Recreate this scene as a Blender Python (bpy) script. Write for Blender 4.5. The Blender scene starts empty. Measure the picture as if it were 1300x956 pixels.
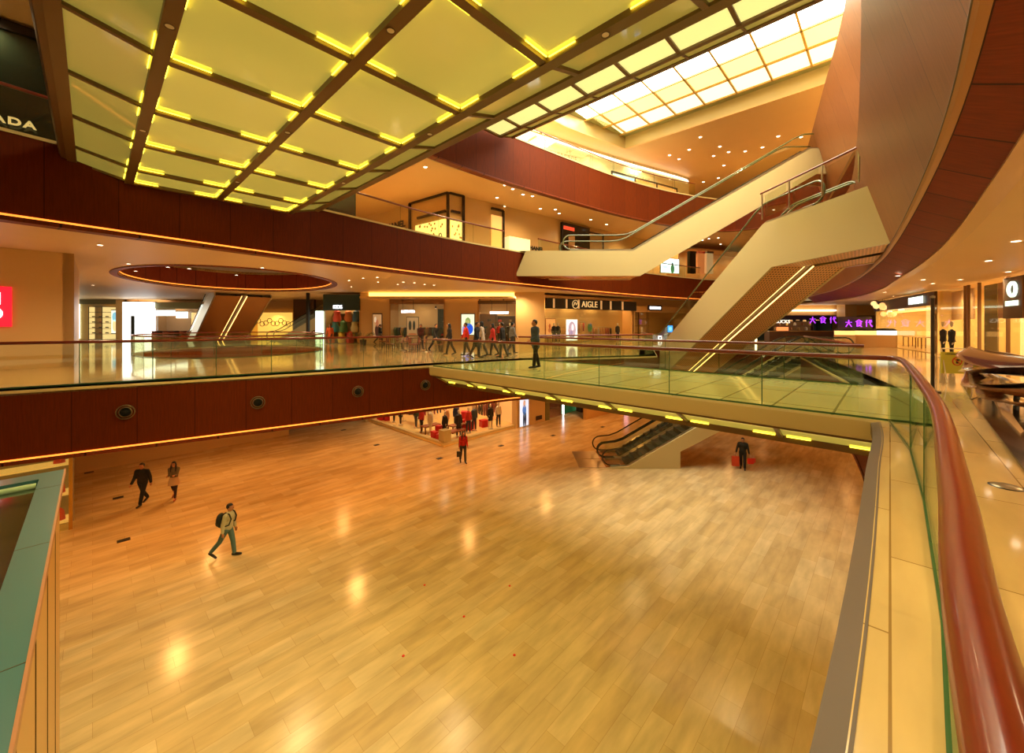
import bpy, bmesh, math, random
from mathutils import Vector, Matrix
random.seed(7)
S = bpy.context.scene
COL = S.collection
# ---------------------------------------------------------------- camera
cam = bpy.data.objects.new('camera', bpy.data.cameras.new('camera'))
COL.objects.link(cam)
cam.location = (0, 0, 1.6)
cam.rotation_euler = (math.pi/2, 0, 0)
cam.data.sensor_width = 36.0
cam.data.lens = 14.0
cam.data.shift_y = -(478-413)/1300.0
cam.data.clip_start = 0.05
cam.data.clip_end = 400
S.camera = cam
# ---------------------------------------------------------------- view, world
S.view_settings.view_transform = 'Standard'
S.view_settings.look = 'None'
S.view_settings.exposure = 0.38
S.view_settings.gamma = 1.0
S.view_settings.use_curve_mapping = False
S.cycles.max_bounces = 8
S.cycles.diffuse_bounces = 4
S.cycles.glossy_bounces = 3
S.cycles.transparent_max_bounces = 24
S.cycles.sample_clamp_indirect = 4.0
S.cycles.use_denoising = True
W = bpy.data.worlds.new('world'); S.world = W; W.use_nodes = True
bg = W.node_tree.nodes['Background']
bg.inputs[0].default_value = (1.0, 0.70, 0.34, 1)
bg.inputs[1].default_value = 0.62

def lin(c):
    return tuple(((x/255.0)/12.92 if x/255.0 <= 0.04045 else ((x/255.0+0.055)/1.055)**2.4) for x in c)

def area(name, loc, size, power, color, rot=(0, 0, 0), sy=None, spread=180):
    l = bpy.data.lights.new(name, 'AREA'); l.energy = power; l.color = color
    l.shape = 'RECTANGLE'; l.size = size; l.size_y = sy or size; l.spread = math.radians(spread)
    o = bpy.data.objects.new(name, l); o.location = loc; o.rotation_euler = rot; COL.objects.link(o); return o
def spot(name, loc, power, color, angle=100, blend=0.8, to=None, r=0.15):
    l = bpy.data.lights.new(name, 'SPOT'); l.energy = power; l.color = color
    l.spot_size = math.radians(angle); l.spot_blend = blend; l.shadow_soft_size = r
    o = bpy.data.objects.new(name, l); o.location = loc
    if to: o.rotation_euler = (Vector(to)-Vector(loc)).to_track_quat('-Z', 'Y').to_euler()
    COL.objects.link(o); return o
WARM = (1.0, 0.71, 0.38); AMBER = (1.0, 0.46, 0.13); CREAM = (1.0, 0.80, 0.46); YEL = (1.0, 0.80, 0.30)

# ---------------------------------------------------------------- plan frame
CS, SN = 0.6885, 0.7252
def ST(s, t, z=None):
    x, y = CS*s - SN*t, SN*s + CS*t
    return (x, y) if z is None else (x, y, z)
def P(px, py, z):                       # a point of the plan seen in the photograph, at height z
    y = (z-1.6)*505.6/(413.0-py)
    return Vector(((px-650.0)/505.6*y, y, z))
VDIR = math.atan2(SN, CS)               # heading of the s axis
G0, L1, L2, L3 = -5.9, 0.0, 5.9, 11.8
def smooth(pts, n=6):
    out = []
    p = [pts[0]] + list(pts) + [pts[-1]]
    for i in range(1, len(p)-2):
        for k in range(n):
            u = k/n
            q = []
            for d in range(len(pts[0])):
                a, b, c, e = p[i-1][d], p[i][d], p[i+1][d], p[i+2][d]
                q.append(0.5*((2*b)+(-a+c)*u+(2*a-5*b+4*c-e)*u*u+(-a+3*b-3*c+e)*u**3))
            out.append(tuple(q))
    out.append(tuple(pts[-1]))
    return out
def st_curve(pts, n=6): return [ST(*p) for p in smooth(pts, n)]

# ---------------------------------------------------------------- object helpers
def tag(o, label=None, cat=None, group=None, kind=None):
    if label: o['label'] = label
    if cat: o['category'] = cat
    if group: o['group'] = group
    if kind: o['kind'] = kind
    return o
def link(name, me, m=None, parent=None):
    o = bpy.data.objects.new(name, me); COL.objects.link(o)
    if m is not None and not me.materials: me.materials.append(m)
    if parent: o.parent = parent
    return o
def empty(name, loc=(0, 0, 0), rz=0, label=None, cat=None, group=None):
    o = bpy.data.objects.new(name, None); o.location = loc; o.rotation_euler = (0, 0, rz)
    o.empty_display_size = 0.2; COL.objects.link(o)
    return tag(o, label, cat, group)
KIDS = {}
def kids(o):
    return [c for c in bpy.data.objects if c.parent == o]
def copy_tree(o, loc=None, rz=None, label=None, parent=None, cache={}):
    c = o.copy(); COL.objects.link(c); c.parent = parent
    if loc is not None: c.location = loc
    if rz is not None: c.rotation_euler = (0, 0, rz)
    if label: c['label'] = label
    if o.name not in cache: cache[o.name] = kids(o)
    for ch in cache[o.name]: copy_tree(ch, parent=c)
    return c

class MB:
    """collects geometry, builds one mesh"""
    def __init__(s): s.v = []; s.f = []; s.uv = []; s.mi = []
    def quad(s, a, b, c, d, uv=None, m=0):
        i = len(s.v); s.v += [tuple(a), tuple(b), tuple(c), tuple(d)]; s.f.append((i, i+1, i+2, i+3))
        s.uv.append(uv or [(0, 0), (1, 0), (1, 1), (0, 1)]); s.mi.append(m); return s
    def poly(s, pts, m=0):
        i = len(s.v); s.v += [tuple(p) for p in pts]; s.f.append(tuple(range(i, i+len(pts))))
        s.uv.append([(p[0], p[1]) for p in pts]); s.mi.append(m); return s
    def box(s, c, d, rz=0, M=None, m=0):
        x, y, z = d[0]/2, d[1]/2, d[2]/2
        R = Matrix.Rotation(rz, 3, 'Z') if M is None else M
        C = Vector(c)
        q = [C + R @ Vector((sx*x, sy*y, sz*z)) for sz in (-1, 1) for sy in (-1, 1) for sx in (-1, 1)]
        i = len(s.v); s.v += [tuple(p) for p in q]
        for f in ((0, 2, 3, 1), (4, 5, 7, 6), (0, 1, 5, 4), (2, 6, 7, 3), (0, 4, 6, 2), (1, 3, 7, 5)):
            s.f.append(tuple(i+k for k in f)); s.uv.append([(0, 0), (1, 0), (1, 1), (0, 1)]); s.mi.append(m)
        return s
    def bar(s, a, b, w, h=None, m=0):       # box between two points
        a, b = Vector(a), Vector(b); d = b-a; L = d.length
        if L < 1e-6: return s
        x = d/L; up = Vector((0, 0, 1)) if abs(x.z) < 0.99 else Vector((1, 0, 0))
        y = up.cross(x).normalized(); z = x.cross(y)
        M = Matrix((x, y, z)).transposed()
        return s.box((a+b)/2, (L, w, h or w), M=M, m=m)
    def tube(s, pts, r, n=10, caps=True, closed=False, m=0):
        pts = [Vector(p) for p in pts]; N = len(pts); rs = r if isinstance(r, (list, tuple)) else [r]*N
        base = len(s.v); up = None
        for i, p in enumerate(pts):
            a = pts[(i-1) % N] if (i > 0 or closed) else p
            b = pts[(i+1) % N] if (i < N-1 or closed) else p
            t = (b-a).normalized()
            if up is None:
                up = Vector((0, 0, 1)) if abs(t.z) < 0.9 else Vector((1, 0, 0))
            y = up.cross(t)
            if y.length < 1e-5: y = Vector((1, 0, 0)).cross(t)
            y.normalize(); z = t.cross(y); up = z
            for k in range(n):
                an = 2*math.pi*k/n
                s.v.append(tuple(p + rs[i]*(math.cos(an)*y + math.sin(an)*z)))
        for i in range(N if closed else N-1):
            for k in range(n):
                a = base+i*n+k; b = base+i*n+(k+1) % n
                c = base+((i+1) % N)*n+(k+1) % n; d = base+((i+1) % N)*n+k
                s.f.append((a, b, c, d)); s.uv.append([(0, 0), (1, 0), (1, 1), (0, 1)]); s.mi.append(m)
        if caps and not closed:
            s.f.append(tuple(base+k for k in reversed(range(n)))); s.uv.append([(0, 0)]*n); s.mi.append(m)
            s.f.append(tuple(base+(N-1)*n+k for k in range(n))); s.uv.append([(0, 0)]*n); s.mi.append(m)
        return s
    def lathe(s, prof, c=(0, 0, 0), n=20, sx=1, sy=1, m=0):   # prof [(r,z)]
        base = len(s.v)
        for (r, z) in prof:
            for k in range(n):
                a = 2*math.pi*k/n; s.v.append((c[0]+sx*r*math.cos(a), c[1]+sy*r*math.sin(a), c[2]+z))
        for i in range(len(prof)-1):
            for k in range(n):
                s.f.append((base+i*n+k, base+i*n+(k+1) % n, base+(i+1)*n+(k+1) % n, base+(i+1)*n+k))
                s.uv.append([(0, 0), (1, 0), (1, 1), (0, 1)]); s.mi.append(m)
        return s
    def prism(s, poly, z0, z1, m=0, uvs=1.0):      # poly ccw [(x,y)]
        i = len(s.v); n = len(poly)
        s.v += [(x, y, z0) for x, y in poly] + [(x, y, z1) for x, y in poly]
        s.f.append(tuple(i+k for k in reversed(range(n)))); s.uv.append([(poly[k]) for k in reversed(range(n))]); s.mi.append(m)
        s.f.append(tuple(i+n+k for k in range(n))); s.uv.append([(poly[k]) for k in range(n)]); s.mi.append(m)
        for k in range(n):
            j = (k+1) % n
            s.f.append((i+k, i+j, i+n+j, i+n+k)); s.uv.append([(0, z0), (1, z0), (1, z1), (0, z1)]); s.mi.append(m)
        return s
    def sheet(s, rows, m=0, u=None):             # grid of points, uv = running lengths
        base = len(s.v); R = len(rows); C = len(rows[0])
        U = [0.0]
        for j in range(1, C): U.append(U[-1] + (Vector(rows[0][j])-Vector(rows[0][j-1])).length)
        Vv = [0.0]
        for i in range(1, R): Vv.append(Vv[-1] + (Vector(rows[i][0])-Vector(rows[i-1][0])).length)
        for r in rows: s.v += [tuple(p) for p in r]
        for i in range(R-1):
            for j in range(C-1):
                s.f.append((base+i*C+j, base+i*C+j+1, base+(i+1)*C+j+1, base+(i+1)*C+j))
                s.uv.append([(U[j], Vv[i]), (U[j+1], Vv[i]), (U[j+1], Vv[i+1]), (U[j], Vv[i+1])]); s.mi.append(m)
        return s
    def build(s, name, mats, parent=None, smooth=False):
        me = bpy.data.meshes.new(name); me.from_pydata(s.v, [], s.f)
        ul = me.uv_layers.new(name='UVMap'); k = 0
        for uv in s.uv:
            for c in uv: ul.data[k].uv = c; k += 1
        if not isinstance(mats, (list, tuple)): mats = [mats]
        for m in mats: me.materials.append(m)
        if len(mats) > 1: me.polygons.foreach_set('material_index', s.mi)
        if smooth:
            me.polygons.foreach_set('use_smooth', [True]*len(me.polygons))
            try: me.set_sharp_from_angle(angle=math.radians(40))
            except Exception: pass
        me.update()
        return link(name, me, None, parent)

def offset_curve(c, d):
    out = []
    for i, p in enumerate(c):
        a = Vector(c[max(i-1, 0)]); b = Vector(c[min(i+1, len(c)-1)])
        t = (b-a).normalized(); n = Vector((-t.y, t.x))
        out.append((p[0]+n.x*d, p[1]+n.y*d))
    return out
def sweep(curve, prof):                          # prof [(offset to the left of travel, z)]
    rows = []
    for off, z in prof:
        rows.append([(x, y, z) for x, y in offset_curve(curve, off)])
    return MB().sheet(rows)
def plate(name, outer, holes, z0, z1, m, kind='structure', parent=None):
    cu = bpy.data.curves.new(name, 'CURVE'); cu.dimensions = '2D'; cu.fill_mode = 'BOTH'; cu.extrude = (z1-z0)/2
    for pts in [outer]+list(holes):
        sp = cu.splines.new('POLY'); sp.points.add(len(pts)-1); sp.use_cyclic_u = True
        for k, p in enumerate(pts): sp.points[k].co = (p[0], p[1], 0, 1)
    t = bpy.data.objects.new('tmp', cu); COL.objects.link(t)
    dg = bpy.context.evaluated_depsgraph_get(); dg.update()
    me = bpy.data.meshes.new_from_object(t.evaluated_get(dg))
    bpy.data.objects.remove(t); me.transform(Matrix.Translation((0, 0, (z0+z1)/2))); me.name = name
    me.materials.clear(); me.materials.append(m)
    o = link(name, me, None, parent)
    if kind and not parent: tag(o, kind=kind)
    return o
def text(name, body, m, parent, size, M=None, loc=(0, 0, 0), extrude=0.015, align='CENTER', bold=0.0, sx=1.0, space=1.0):
    cu = bpy.data.curves.new(name, 'FONT'); cu.body = body; cu.size = size; cu.extrude = extrude
    cu.align_x = align; cu.align_y = 'CENTER'; cu.offset = bold; cu.space_character = space
    t = bpy.data.objects.new('tmp', cu); COL.objects.link(t)
    dg = bpy.context.evaluated_depsgraph_get(); dg.update()
    me = bpy.data.meshes.new_from_object(t.evaluated_get(dg)); bpy.data.objects.remove(t)
    me.materials.clear(); me.materials.append(m); me.name = name
    T = Matrix.Diagonal((sx, 1, 1, 1))
    if M is not None: T = M @ T
    me.transform(Matrix.Translation(loc) @ T)
    return link(name, me, None, parent)
UPR = Matrix.Rotation(math.pi/2, 4, 'X')          # lettering upright, facing -y

# ---------------------------------------------------------------- materials
def new_mat(name):
    m = bpy.data.materials.new(name); m.use_nodes = True
    nt = m.node_tree; return m, nt, nt.nodes['Principled BSDF']
def mat(name, rgb, rough=0.5, metal=0.0, emis=None, es=0.0, var=0.0, vscale=3.0, spec=0.5, coat=0.0, bump=0.0, stretch=(1, 1, 1)):
    m, nt, b = new_mat(name)
    c = lin(rgb)
    b.inputs['Base Color'].default_value = (*c, 1); b.inputs['Roughness'].default_value = rough
    b.inputs['Metallic'].default_value = metal; b.inputs['Specular IOR Level'].default_value = spec
    b.inputs['Coat Weight'].default_value = coat; b.inputs['Coat Roughness'].default_value = 0.08
    if emis:
        b.inputs['Emission Color'].default_value = (*lin(emis), 1); b.inputs['Emission Strength'].default_value = es
    if var or bump:
        tc = nt.nodes.new('ShaderNodeTexCoord'); mp = nt.nodes.new('ShaderNodeMapping'); mp.inputs['Scale'].default_value = stretch
        nz = nt.nodes.new('ShaderNodeTexNoise'); nz.inputs['Scale'].default_value = vscale; nz.inputs['Detail'].default_value = 4
        nt.links.new(tc.outputs['Object'], mp.inputs[0]); nt.links.new(mp.outputs[0], nz.inputs['Vector'])
        if var:
            r = nt.nodes.new('ShaderNodeMix'); r.data_type = 'RGBA'
            r.inputs['A'].default_value = (*[x*(1-var) for x in c], 1); r.inputs['B'].default_value = (*[min(1, x*(1+var)) for x in c], 1)
            nt.links.new(nz.outputs['Fac'], r.inputs['Factor']); nt.links.new(r.outputs['Result'], b.inputs['Base Color'])
        if bump:
            bp = nt.nodes.new('ShaderNodeBump'); bp.inputs['Strength'].default_value = bump; bp.inputs['Distance'].default_value = 0.02
            nt.links.new(nz.outputs['Fac'], bp.inputs['Height']); nt.links.new(bp.outputs[0], b.inputs['Normal'])
    return m
def tile_mat(name, c1, c2, mortar, w, h, ang, rough=0.15, coat=0.0, msize=0.008, noise=0.25, uv=False, offset=0.5, wood=False, spec=0.5, bias=0.0):
    m, nt, b = new_mat(name)
    tc = nt.nodes.new('ShaderNodeTexCoord'); mp = nt.nodes.new('ShaderNodeMapping')
    mp.vector_type = 'POINT'; mp.inputs['Rotation'].default_value = (0, 0, -ang)
    nt.links.new(tc.outputs['UV' if uv else 'Object'], mp.inputs[0])
    br = nt.nodes.new('ShaderNodeTexBrick'); br.offset = offset; br.squash = 1.0
    br.inputs['Scale'].default_value = 1.0; br.inputs['Brick Width'].default_value = w; br.inputs['Row Height'].default_value = h
    br.inputs['Mortar Size'].default_value = msize; br.inputs['Mortar Smooth'].default_value = 0.0; br.inputs['Bias'].default_value = bias
    br.inputs['Color1'].default_value = (*lin(c1), 1); br.inputs['Color2'].default_value = (*lin(c2), 1); br.inputs['Mortar'].default_value = (*lin(mortar), 1)
    nt.links.new(mp.outputs[0], br.inputs['Vector'])
    nz = nt.nodes.new('ShaderNodeTexNoise'); nz.inputs['Detail'].default_value = 5
    mp2 = nt.nodes.new('ShaderNodeMapping'); nt.links.new(mp.outputs[0], mp2.inputs[0])
    if wood:
        mp2.inputs['Scale'].default_value = (28, 2.0, 2.0); nz.inputs['Scale'].default_value = 1.0
    else:
        mp2.inputs['Scale'].default_value = (0.5, 2.2, 1); nz.inputs['Scale'].default_value = 1.6
    nt.links.new(mp2.outputs[0], nz.inputs['Vector'])
    mr = nt.nodes.new('ShaderNodeMapRange'); mr.inputs['From Min'].default_value = 0.3; mr.inputs['From Max'].default_value = 0.7
    mr.inputs['To Min'].default_value = 1-noise; mr.inputs['To Max'].default_value = 1+noise*0.4
    nt.links.new(nz.outputs['Fac'], mr.inputs['Value'])
    mx = nt.nodes.new('ShaderNodeVectorMath'); mx.operation = 'SCALE'
    nt.links.new(br.outputs['Color'], mx.inputs[0]); nt.links.new(mr.outputs['Result'], mx.inputs['Scale'])
    nt.links.new(mx.outputs[0], b.inputs['Base Color'])
    b.inputs['Roughness'].default_value = rough; b.inputs['Coat Weight'].default_value = coat; b.inputs['Specular IOR Level'].default_value = spec
    return m
def glass_mat(name, tint, refl=0.05, rough=0.0, op=0.0, facing=0.5):
    m = bpy.data.materials.new(name); m.use_nodes = True; nt = m.node_tree; nt.nodes.clear()
    out = nt.nodes.new('ShaderNodeOutputMaterial'); tr = nt.nodes.new('ShaderNodeBsdfTransparent'); tr.inputs[0].default_value = (*tint, 1)
    gl = nt.nodes.new('ShaderNodeBsdfGlossy'); gl.inputs['Color'].default_value = (0.9, 1, 0.92, 1); gl.inputs['Roughness'].default_value = rough
    fr = nt.nodes.new('ShaderNodeLayerWeight'); fr.inputs['Blend'].default_value = 0.5
    po = nt.nodes.new('ShaderNodeMath'); po.operation = 'POWER'; po.inputs[1].default_value = 4.0
    ma = nt.nodes.new('ShaderNodeMath'); ma.operation = 'MULTIPLY_ADD'; ma.inputs[1].default_value = facing; ma.inputs[2].default_value = refl; ma.use_clamp = True
    mx = nt.nodes.new('ShaderNodeMixShader')
    nt.links.new(fr.outputs['Facing'], po.inputs[0]); nt.links.new(po.outputs[0], ma.inputs[0]); nt.links.new(ma.outputs[0], mx.inputs[0])
    nt.links.new(tr.outputs[0], mx.inputs[1]); nt.links.new(gl.outputs[0], mx.inputs[2])
    if op:
        df = nt.nodes.new('ShaderNodeBsdfDiffuse'); df.inputs[0].default_value = (0.55, 0.62, 0.4, 1)
        m2 = nt.nodes.new('ShaderNodeMixShader'); m2.inputs[0].default_value = op
        nt.links.new(mx.outputs[0], m2.inputs[1]); nt.links.new(df.outputs[0], m2.inputs[2]); mx = m2
    nt.links.new(mx.outputs[0], out.inputs[0]); return m
def emit(name, rgb, s, rough=0.4):
    return mat(name, rgb, rough, emis=rgb, es=s)

M = {}
M['floorG'] = tile_mat('ground_marble', (222, 196, 146), (208, 178, 124), (190, 156, 104), 1.25, 0.42, VDIR, rough=0.2, noise=0.24, msize=0.0035, offset=0.37)
M['floor1'] = tile_mat('gallery_marble', (206, 176, 124), (196, 164, 110), (150, 118, 70), 1.9, 0.95, VDIR, rough=0.07, noise=0.16, msize=0.006, spec=0.7)
M['wood'] = tile_mat('red_veneer', (104, 39, 4), (97, 35, 3), (74, 25, 3), 1.25, 40.0, 0, rough=0.6, spec=0.1, noise=0.22, uv=True, wood=True, msize=0.012, offset=0)
M['woodlit'] = tile_mat('lit_brown_veneer', (146, 88, 44), (134, 78, 38), (76, 40, 18), 2.1, 40.0, 0, rough=0.42, spec=0.3, noise=0.25, uv=True, wood=True, msize=0.01, offset=0)  # lit copy of the timber: the light is put into its browner, paler colour
M['woodred'] = tile_mat('red_soffit_veneer', (132, 56, 26), (122, 50, 22), (60, 22, 10), 1.4, 40.0, 0, rough=0.5, spec=0.12, noise=0.25, uv=True, wood=True, msize=0.02, offset=0)
M['ceil'] = mat('ceiling_paint', (222, 190, 140), 0.5, var=0.05, vscale=0.5)
M['ceil3'] = mat('upper_ceiling_paint', (226, 182, 124), 0.5, var=0.05, vscale=0.5)
M['soffit'] = mat('pale_metal_soffit', (200, 160, 108), 0.3)
M['cream'] = mat('cream_cladding', (200, 180, 126), 0.28, coat=0.15)
M['creamwall'] = mat('cream_wall', (212, 176, 118), 0.35, var=0.04, vscale=0.6)
M['edge'] = mat('pale_stone_edge', (222, 198, 140), 0.2)
M['trimdark'] = mat('dark_brown_trim', (86, 66, 44), 0.4)
M['beam'] = mat('bronze_beam', (118, 92, 58), 0.38, metal=0.2)
M['led'] = emit('amber_light_line', (255, 140, 50), 1.6)
M['rail'] = mat('red_varnished_wood', (122, 40, 20), 0.28, coat=0.35, var=0.18, vscale=6, stretch=(6, 6, 40))
M['glass'] = glass_mat('balustrade_glass', (0.93, 0.955, 0.86), 0.05)
M['shopglass'] = glass_mat('shop_window_glass', (0.95, 0.95, 0.9), 0.03, facing=0.18)
M['glassg'] = mat('green_glass_edge', (60, 92, 58), 0.15)
M['steel'] = mat('brushed_steel', (190, 180, 150), 0.3, metal=0.9)
M['dark'] = mat('near_black', (22, 18, 14), 0.4)
M['palewood'] = mat('pale_wood_trim', (176, 128, 78), 0.4)
M['white'] = mat('white_paint', (240, 232, 210), 0.4)
M['panel'] = mat('frosted_lit_panel', (200, 190, 110), 0.10, emis=(186, 174, 74), es=0.42, spec=0.6)
M['panelc'] = mat('frosted_edge_panel', (170, 160, 110), 0.06, emis=(170, 158, 66), es=0.32, spec=0.9)
M['panel3'] = mat('pale_frosted_panel', (220, 214, 150), 0.15, emis=(232, 226, 140), es=0.8)
M['tube'] = emit('yellow_light_tube', (255, 230, 56), 5.5)
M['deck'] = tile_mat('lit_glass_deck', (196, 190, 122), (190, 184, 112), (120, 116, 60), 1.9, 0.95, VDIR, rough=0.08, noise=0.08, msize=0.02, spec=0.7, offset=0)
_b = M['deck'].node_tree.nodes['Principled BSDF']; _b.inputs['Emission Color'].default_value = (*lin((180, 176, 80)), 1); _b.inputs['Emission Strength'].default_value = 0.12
M['downl'] = emit('downlight_lamp', (255, 232, 200), 9.0)
M['sky'] = emit('skylight_pane', (255, 250, 226), 9.0)
M['sky2'] = emit('skylight_amber_pane', (255, 232, 150), 1.15)
M['sky3'] = emit('skylight_cream_pane', (255, 244, 190), 1.25)
M['grille'] = mat('green_grey_grille', (150, 146, 96), 0.5, var=0.2, vscale=20)
M['cove'] = emit('white_cove_light', (255, 250, 225), 2.2)
M['covey'] = emit('yellow_cove_light', (255, 200, 90), 2.6)

# ---------------------------------------------------------------- lights of the hall
def spots(nm, pts, z, power, color, angle=150, r=0.2):
    for k, p in enumerate(pts): spot(nm, (p[0], p[1], z), power, color, angle, 1.0, r=r)
# top hall and void: cool daylight comes through the skylight panes; warm downlights under the ceilings
spots('lamp_top', [ST(s, t) for s in (31, 37) for t in (15, 8, 1)] + [ST(s, -12) for s in (6, 14, 22, 30)], 15.2, 1000, WARM, 150)
spots('lamp_upper', [ST(s, t) for s, t in ((-2, 17), (3, 17.4), (9, 17.8), (14, 17.6), (20, 16.9), (26, 16.4), (32, 15.8), (38, 15), (10, 24), (4, 26))], 9.6, 620, WARM, 155)
spots('lamp_upper_right', [ST(s, t) for s, t in ((4, -4), (12, -4), (20, -3), (28, -1), (36, 0))], 9.6, 420, WARM, 150)
spots('lamp_gallery', [ST(s, t) for s, t in ((-6, 19), (0, 18.5), (6, 18), (12, 18), (18, 17.6), (24, 17), (30, 16.5), (36, 16), (-2, 27), (6, 26), (14, 24), (10, 33), (20, 34), (2, 36), (24, 22), (2, 31), (12, 40))], 4.2, 640, WARM, 160)
spots('lamp_gallery_right', [ST(s, t) for s, t in ((3, -3.4), (8, -4), (13, -3.6), (18, -3), (24, -3), (30, -2), (36, -1), (13, -9), (22, -8), (32, -8), (6, -10))], 3.45, 380, WARM, 160)
spots('lamp_ground', [ST(s, t) for s, t in ((-10, 20), (-4, 19), (2, 18), (8, 17), (14, 16.5), (20, 16), (4, 24), (10, 23), (26, 16))], -1.75, 420, AMBER, 155)
spots('lamp_ground_right', [ST(s, t) for s, t in ((12, -5), (20, -3), (28, -2), (34, 2), (34, 9), (33, 14), (40, 8))], -1.75, 420, AMBER, 155)
BEAM_LAMPS = [(2.55, t) for t in (0.7, 4.5, 8.3, 12.1)] + [(4.45, t) for t in (2.6, 6.4, 10.2)] + [(0.65, t) for t in (2.6, 6.4, 10.2)]
spots('lamp_bridge_beam', [ST(*p) for p in BEAM_LAMPS], L2-0.68, 300, YEL, 140, r=.1)

spots('fill_top_wall', [ST(s, t) for s, t in ((17, 16.9), (22, 16.3), (27, 15.4), (32, 13.9))], 15.1, 420, (1, .9, .6), 150)  # fill spots added only to brighten the cream wall below the cove
# ================================================================ STRUCTURE
# void outlines, in the plan frame (s,t)
V1L = [(-14, 17), (-8, 16.6), (-4, 16.1), (-1.6, 15.6), (3.6, 14.5), (8.4, 13.5), (11, 12.9), (14.2, 12.0), (20.2, 8.8)]
V1F = [(26.0, 11.6), (28.8, 8.6), (28.6, 4.9), (26.4, 2.9)]
V1R = [(24.8, 3.3), (18, 1.65), (13.8, 0.7), (9, 0.14), (6, 0.10), (2, 0.12), (-2, 0.3), (-8, 0.8), (-14, 2)]
V2L = [(-14, 10.5), (-8, 12.6), (-1.4, 14.0), (3.8, 14.9), (6.5, 15.25), (11.6, 15.75), (17, 15.6), (23, 15.3), (28.9, 14.7), (34, 13.9), (39, 12.6)]
V2F = [(41.5, 11.2), (43, 9), (43, 7)]
V2R = [(41.9, 5.3), (37.9, 4.0), (33.9, 2.7), (27, 1.3), (20, 0.35), (16, 0.0), (12.9, -0.2), (9.33, -0.38), (6.7, -0.46), (4.4, -0.44), (0, -0.3), (-6, 0.3), (-14, 2)]
V3L = [(-14, 11), (-6, 13), (4, 14.6), (10.6, 14.9), (14.9, 14.8), (21.1, 14.1), (25.5, 13.4), (29.7, 12.3), (33.0, 11.0)]
V3F = [(35.2, 9.6), (35.9, 7.2), (35.0, 5.0)]
V3R = [(32.3, 3.05), (24.8, 1.5), (17.5, 0.1), (10, -0.4), (4, -0.5), (-4, 0), (-14, 2)]
c1l, c1f, c1r = st_curve(V1L), [ST(*p) for p in V1F], st_curve(V1R)
c2l, c2f, c2r = st_curve(V2L), st_curve([V2L[-1]]+V2F+[V2R[0]])[1:-1], st_curve(V2R)
c3l, c3f, c3r = st_curve(V3L), st_curve([V3L[-1]]+V3F+[V3R[0]])[1:-1], st_curve(V3R)
OUT = [(-55, -22), (62, -22), (62, 75), (-55, 75)]
ell_c, ell_a, ell_b, ell_r = (-17.6, 25.6), 7.6, 5.4, math.atan2(12.9, -8.9)
def ellipse(cx, cy, a, b, r, n=48, off=0):
    o = []
    for k in range(n):
        t = 2*math.pi*k/n; x, y = (a+off)*math.cos(t), (b+off)*math.sin(t)
        o.append((cx+x*math.cos(r)-y*math.sin(r), cy+x*math.sin(r)+y*math.cos(r)))
    return o
E1 = ellipse(*ell_c, ell_a, ell_b, ell_r)
EF = ellipse(*ell_c, ell_a-0.6, ell_b-0.6, ell_r)

fl = MB().prism([(-60, -25), (65, -25), (65, 80), (-60, 80)], -6.2, G0).build('floor_ground', M['floorG']); tag(fl, kind='structure')
plate('floor_gallery', OUT, [c1l+c1f+c1r, EF], -0.12, 0.0, M['floor1'])
plate('ceiling_ground', OUT, [offset_curve(c1l+c1f+c1r, 0.8)], -1.62, -1.5, M['ceil'])
plate('floor_upper', OUT, [offset_curve(c2l+c2f+c2r, 0.1), E1], 5.7, L2, M['edge'])
plate('floor_top', OUT, [offset_curve(c3l+c3f+c3r, 0.1)], 11.6, L3, M['edge'])
plate('ceiling_upper', OUT, [offset_curve(c3l+c3f+c3r, 0.5)], 9.8, 9.9, M['ceil3'])
# gallery ceiling: higher on the left, lower on the right
cl = offset_curve(c2l, 0.55)
plate('ceiling_gallery_left', [(-55, -22)]+[ (c2l[0][0]-3, c2l[0][1]-3)]+cl+[offset_curve(c2l+c2f, .55)[-1], (27, 50), (30, 75), (-55, 75)], [E1], 4.4, 4.5, M['ceil'])
so = [ST(*p) for p in ((1, -.96), (2.9, -.98), (4.9, -1.0), (6.6, -1.02), (8.6, -1.04), (12.6, -1.03), (16, -.92), (19.9, -.64), (25, -.15), (30, .35))]+[ (24.2, 28), (26.5, 34), (27, 40), (25, 44)]
so = smooth(so, 5)
plate('ceiling_gallery_right', [(-2, -4)]+so+[(27, 50), (30, 75), (62, 75), (62, -22), (2, -22)], [], 3.6, 3.7, M['ceil'])

# timber fascias
def fascia(name, curve, zb, zt, mat_, led=True, back=0.55, zc=None, edge=0.07):
    o = sweep(curve, [(0.0, zt-edge), (0.0, zb)]).build(name, mat_, smooth=True); tag(o, kind='structure')
    lip = sweep(curve, [(-0.02, zb), (-0.02, zb-0.10), (0.35, zb-0.10)]).build('trim_lip', M['woodred'], smooth=True); tag(lip, kind='structure')
    sf = sweep(curve, [(0.35, zb-0.1), (back, zb-0.04), (back, zc if zc else zb+0.4)]).build('trim_soffit', M['soffit'], smooth=True); tag(sf, kind='structure')
    ed = sweep(curve, [(0.9, zt), (-0.03, zt), (-0.03, zt-edge), (0.0, zt-edge)]).build('trim_stone_edge', M['edge'], smooth=True); tag(ed, kind='structure')
    if led:
        l = sweep(curve, [(-0.025, zb+0.045), (-0.025, zb), (0, zb)]).build('trim_light_line', M['led']); tag(l, kind='structure')
full1 = c1l + c1f
fascia('wall_fascia_gallery', c1l, -1.72, 0.0, M['wood'], back=0.8, zc=-1.55)
fascia('wall_fascia_gallery_far', [c1l[-1]]+c1f+[c1r[0]], -1.72, 0.0, M['wood'], led=False, back=0.8, zc=-1.55)
fascia('wall_fascia_gallery_right', c1r[:-30], -1.72, 0.0, M['wood'], led=False, back=0.8, zc=-1.55)
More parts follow.
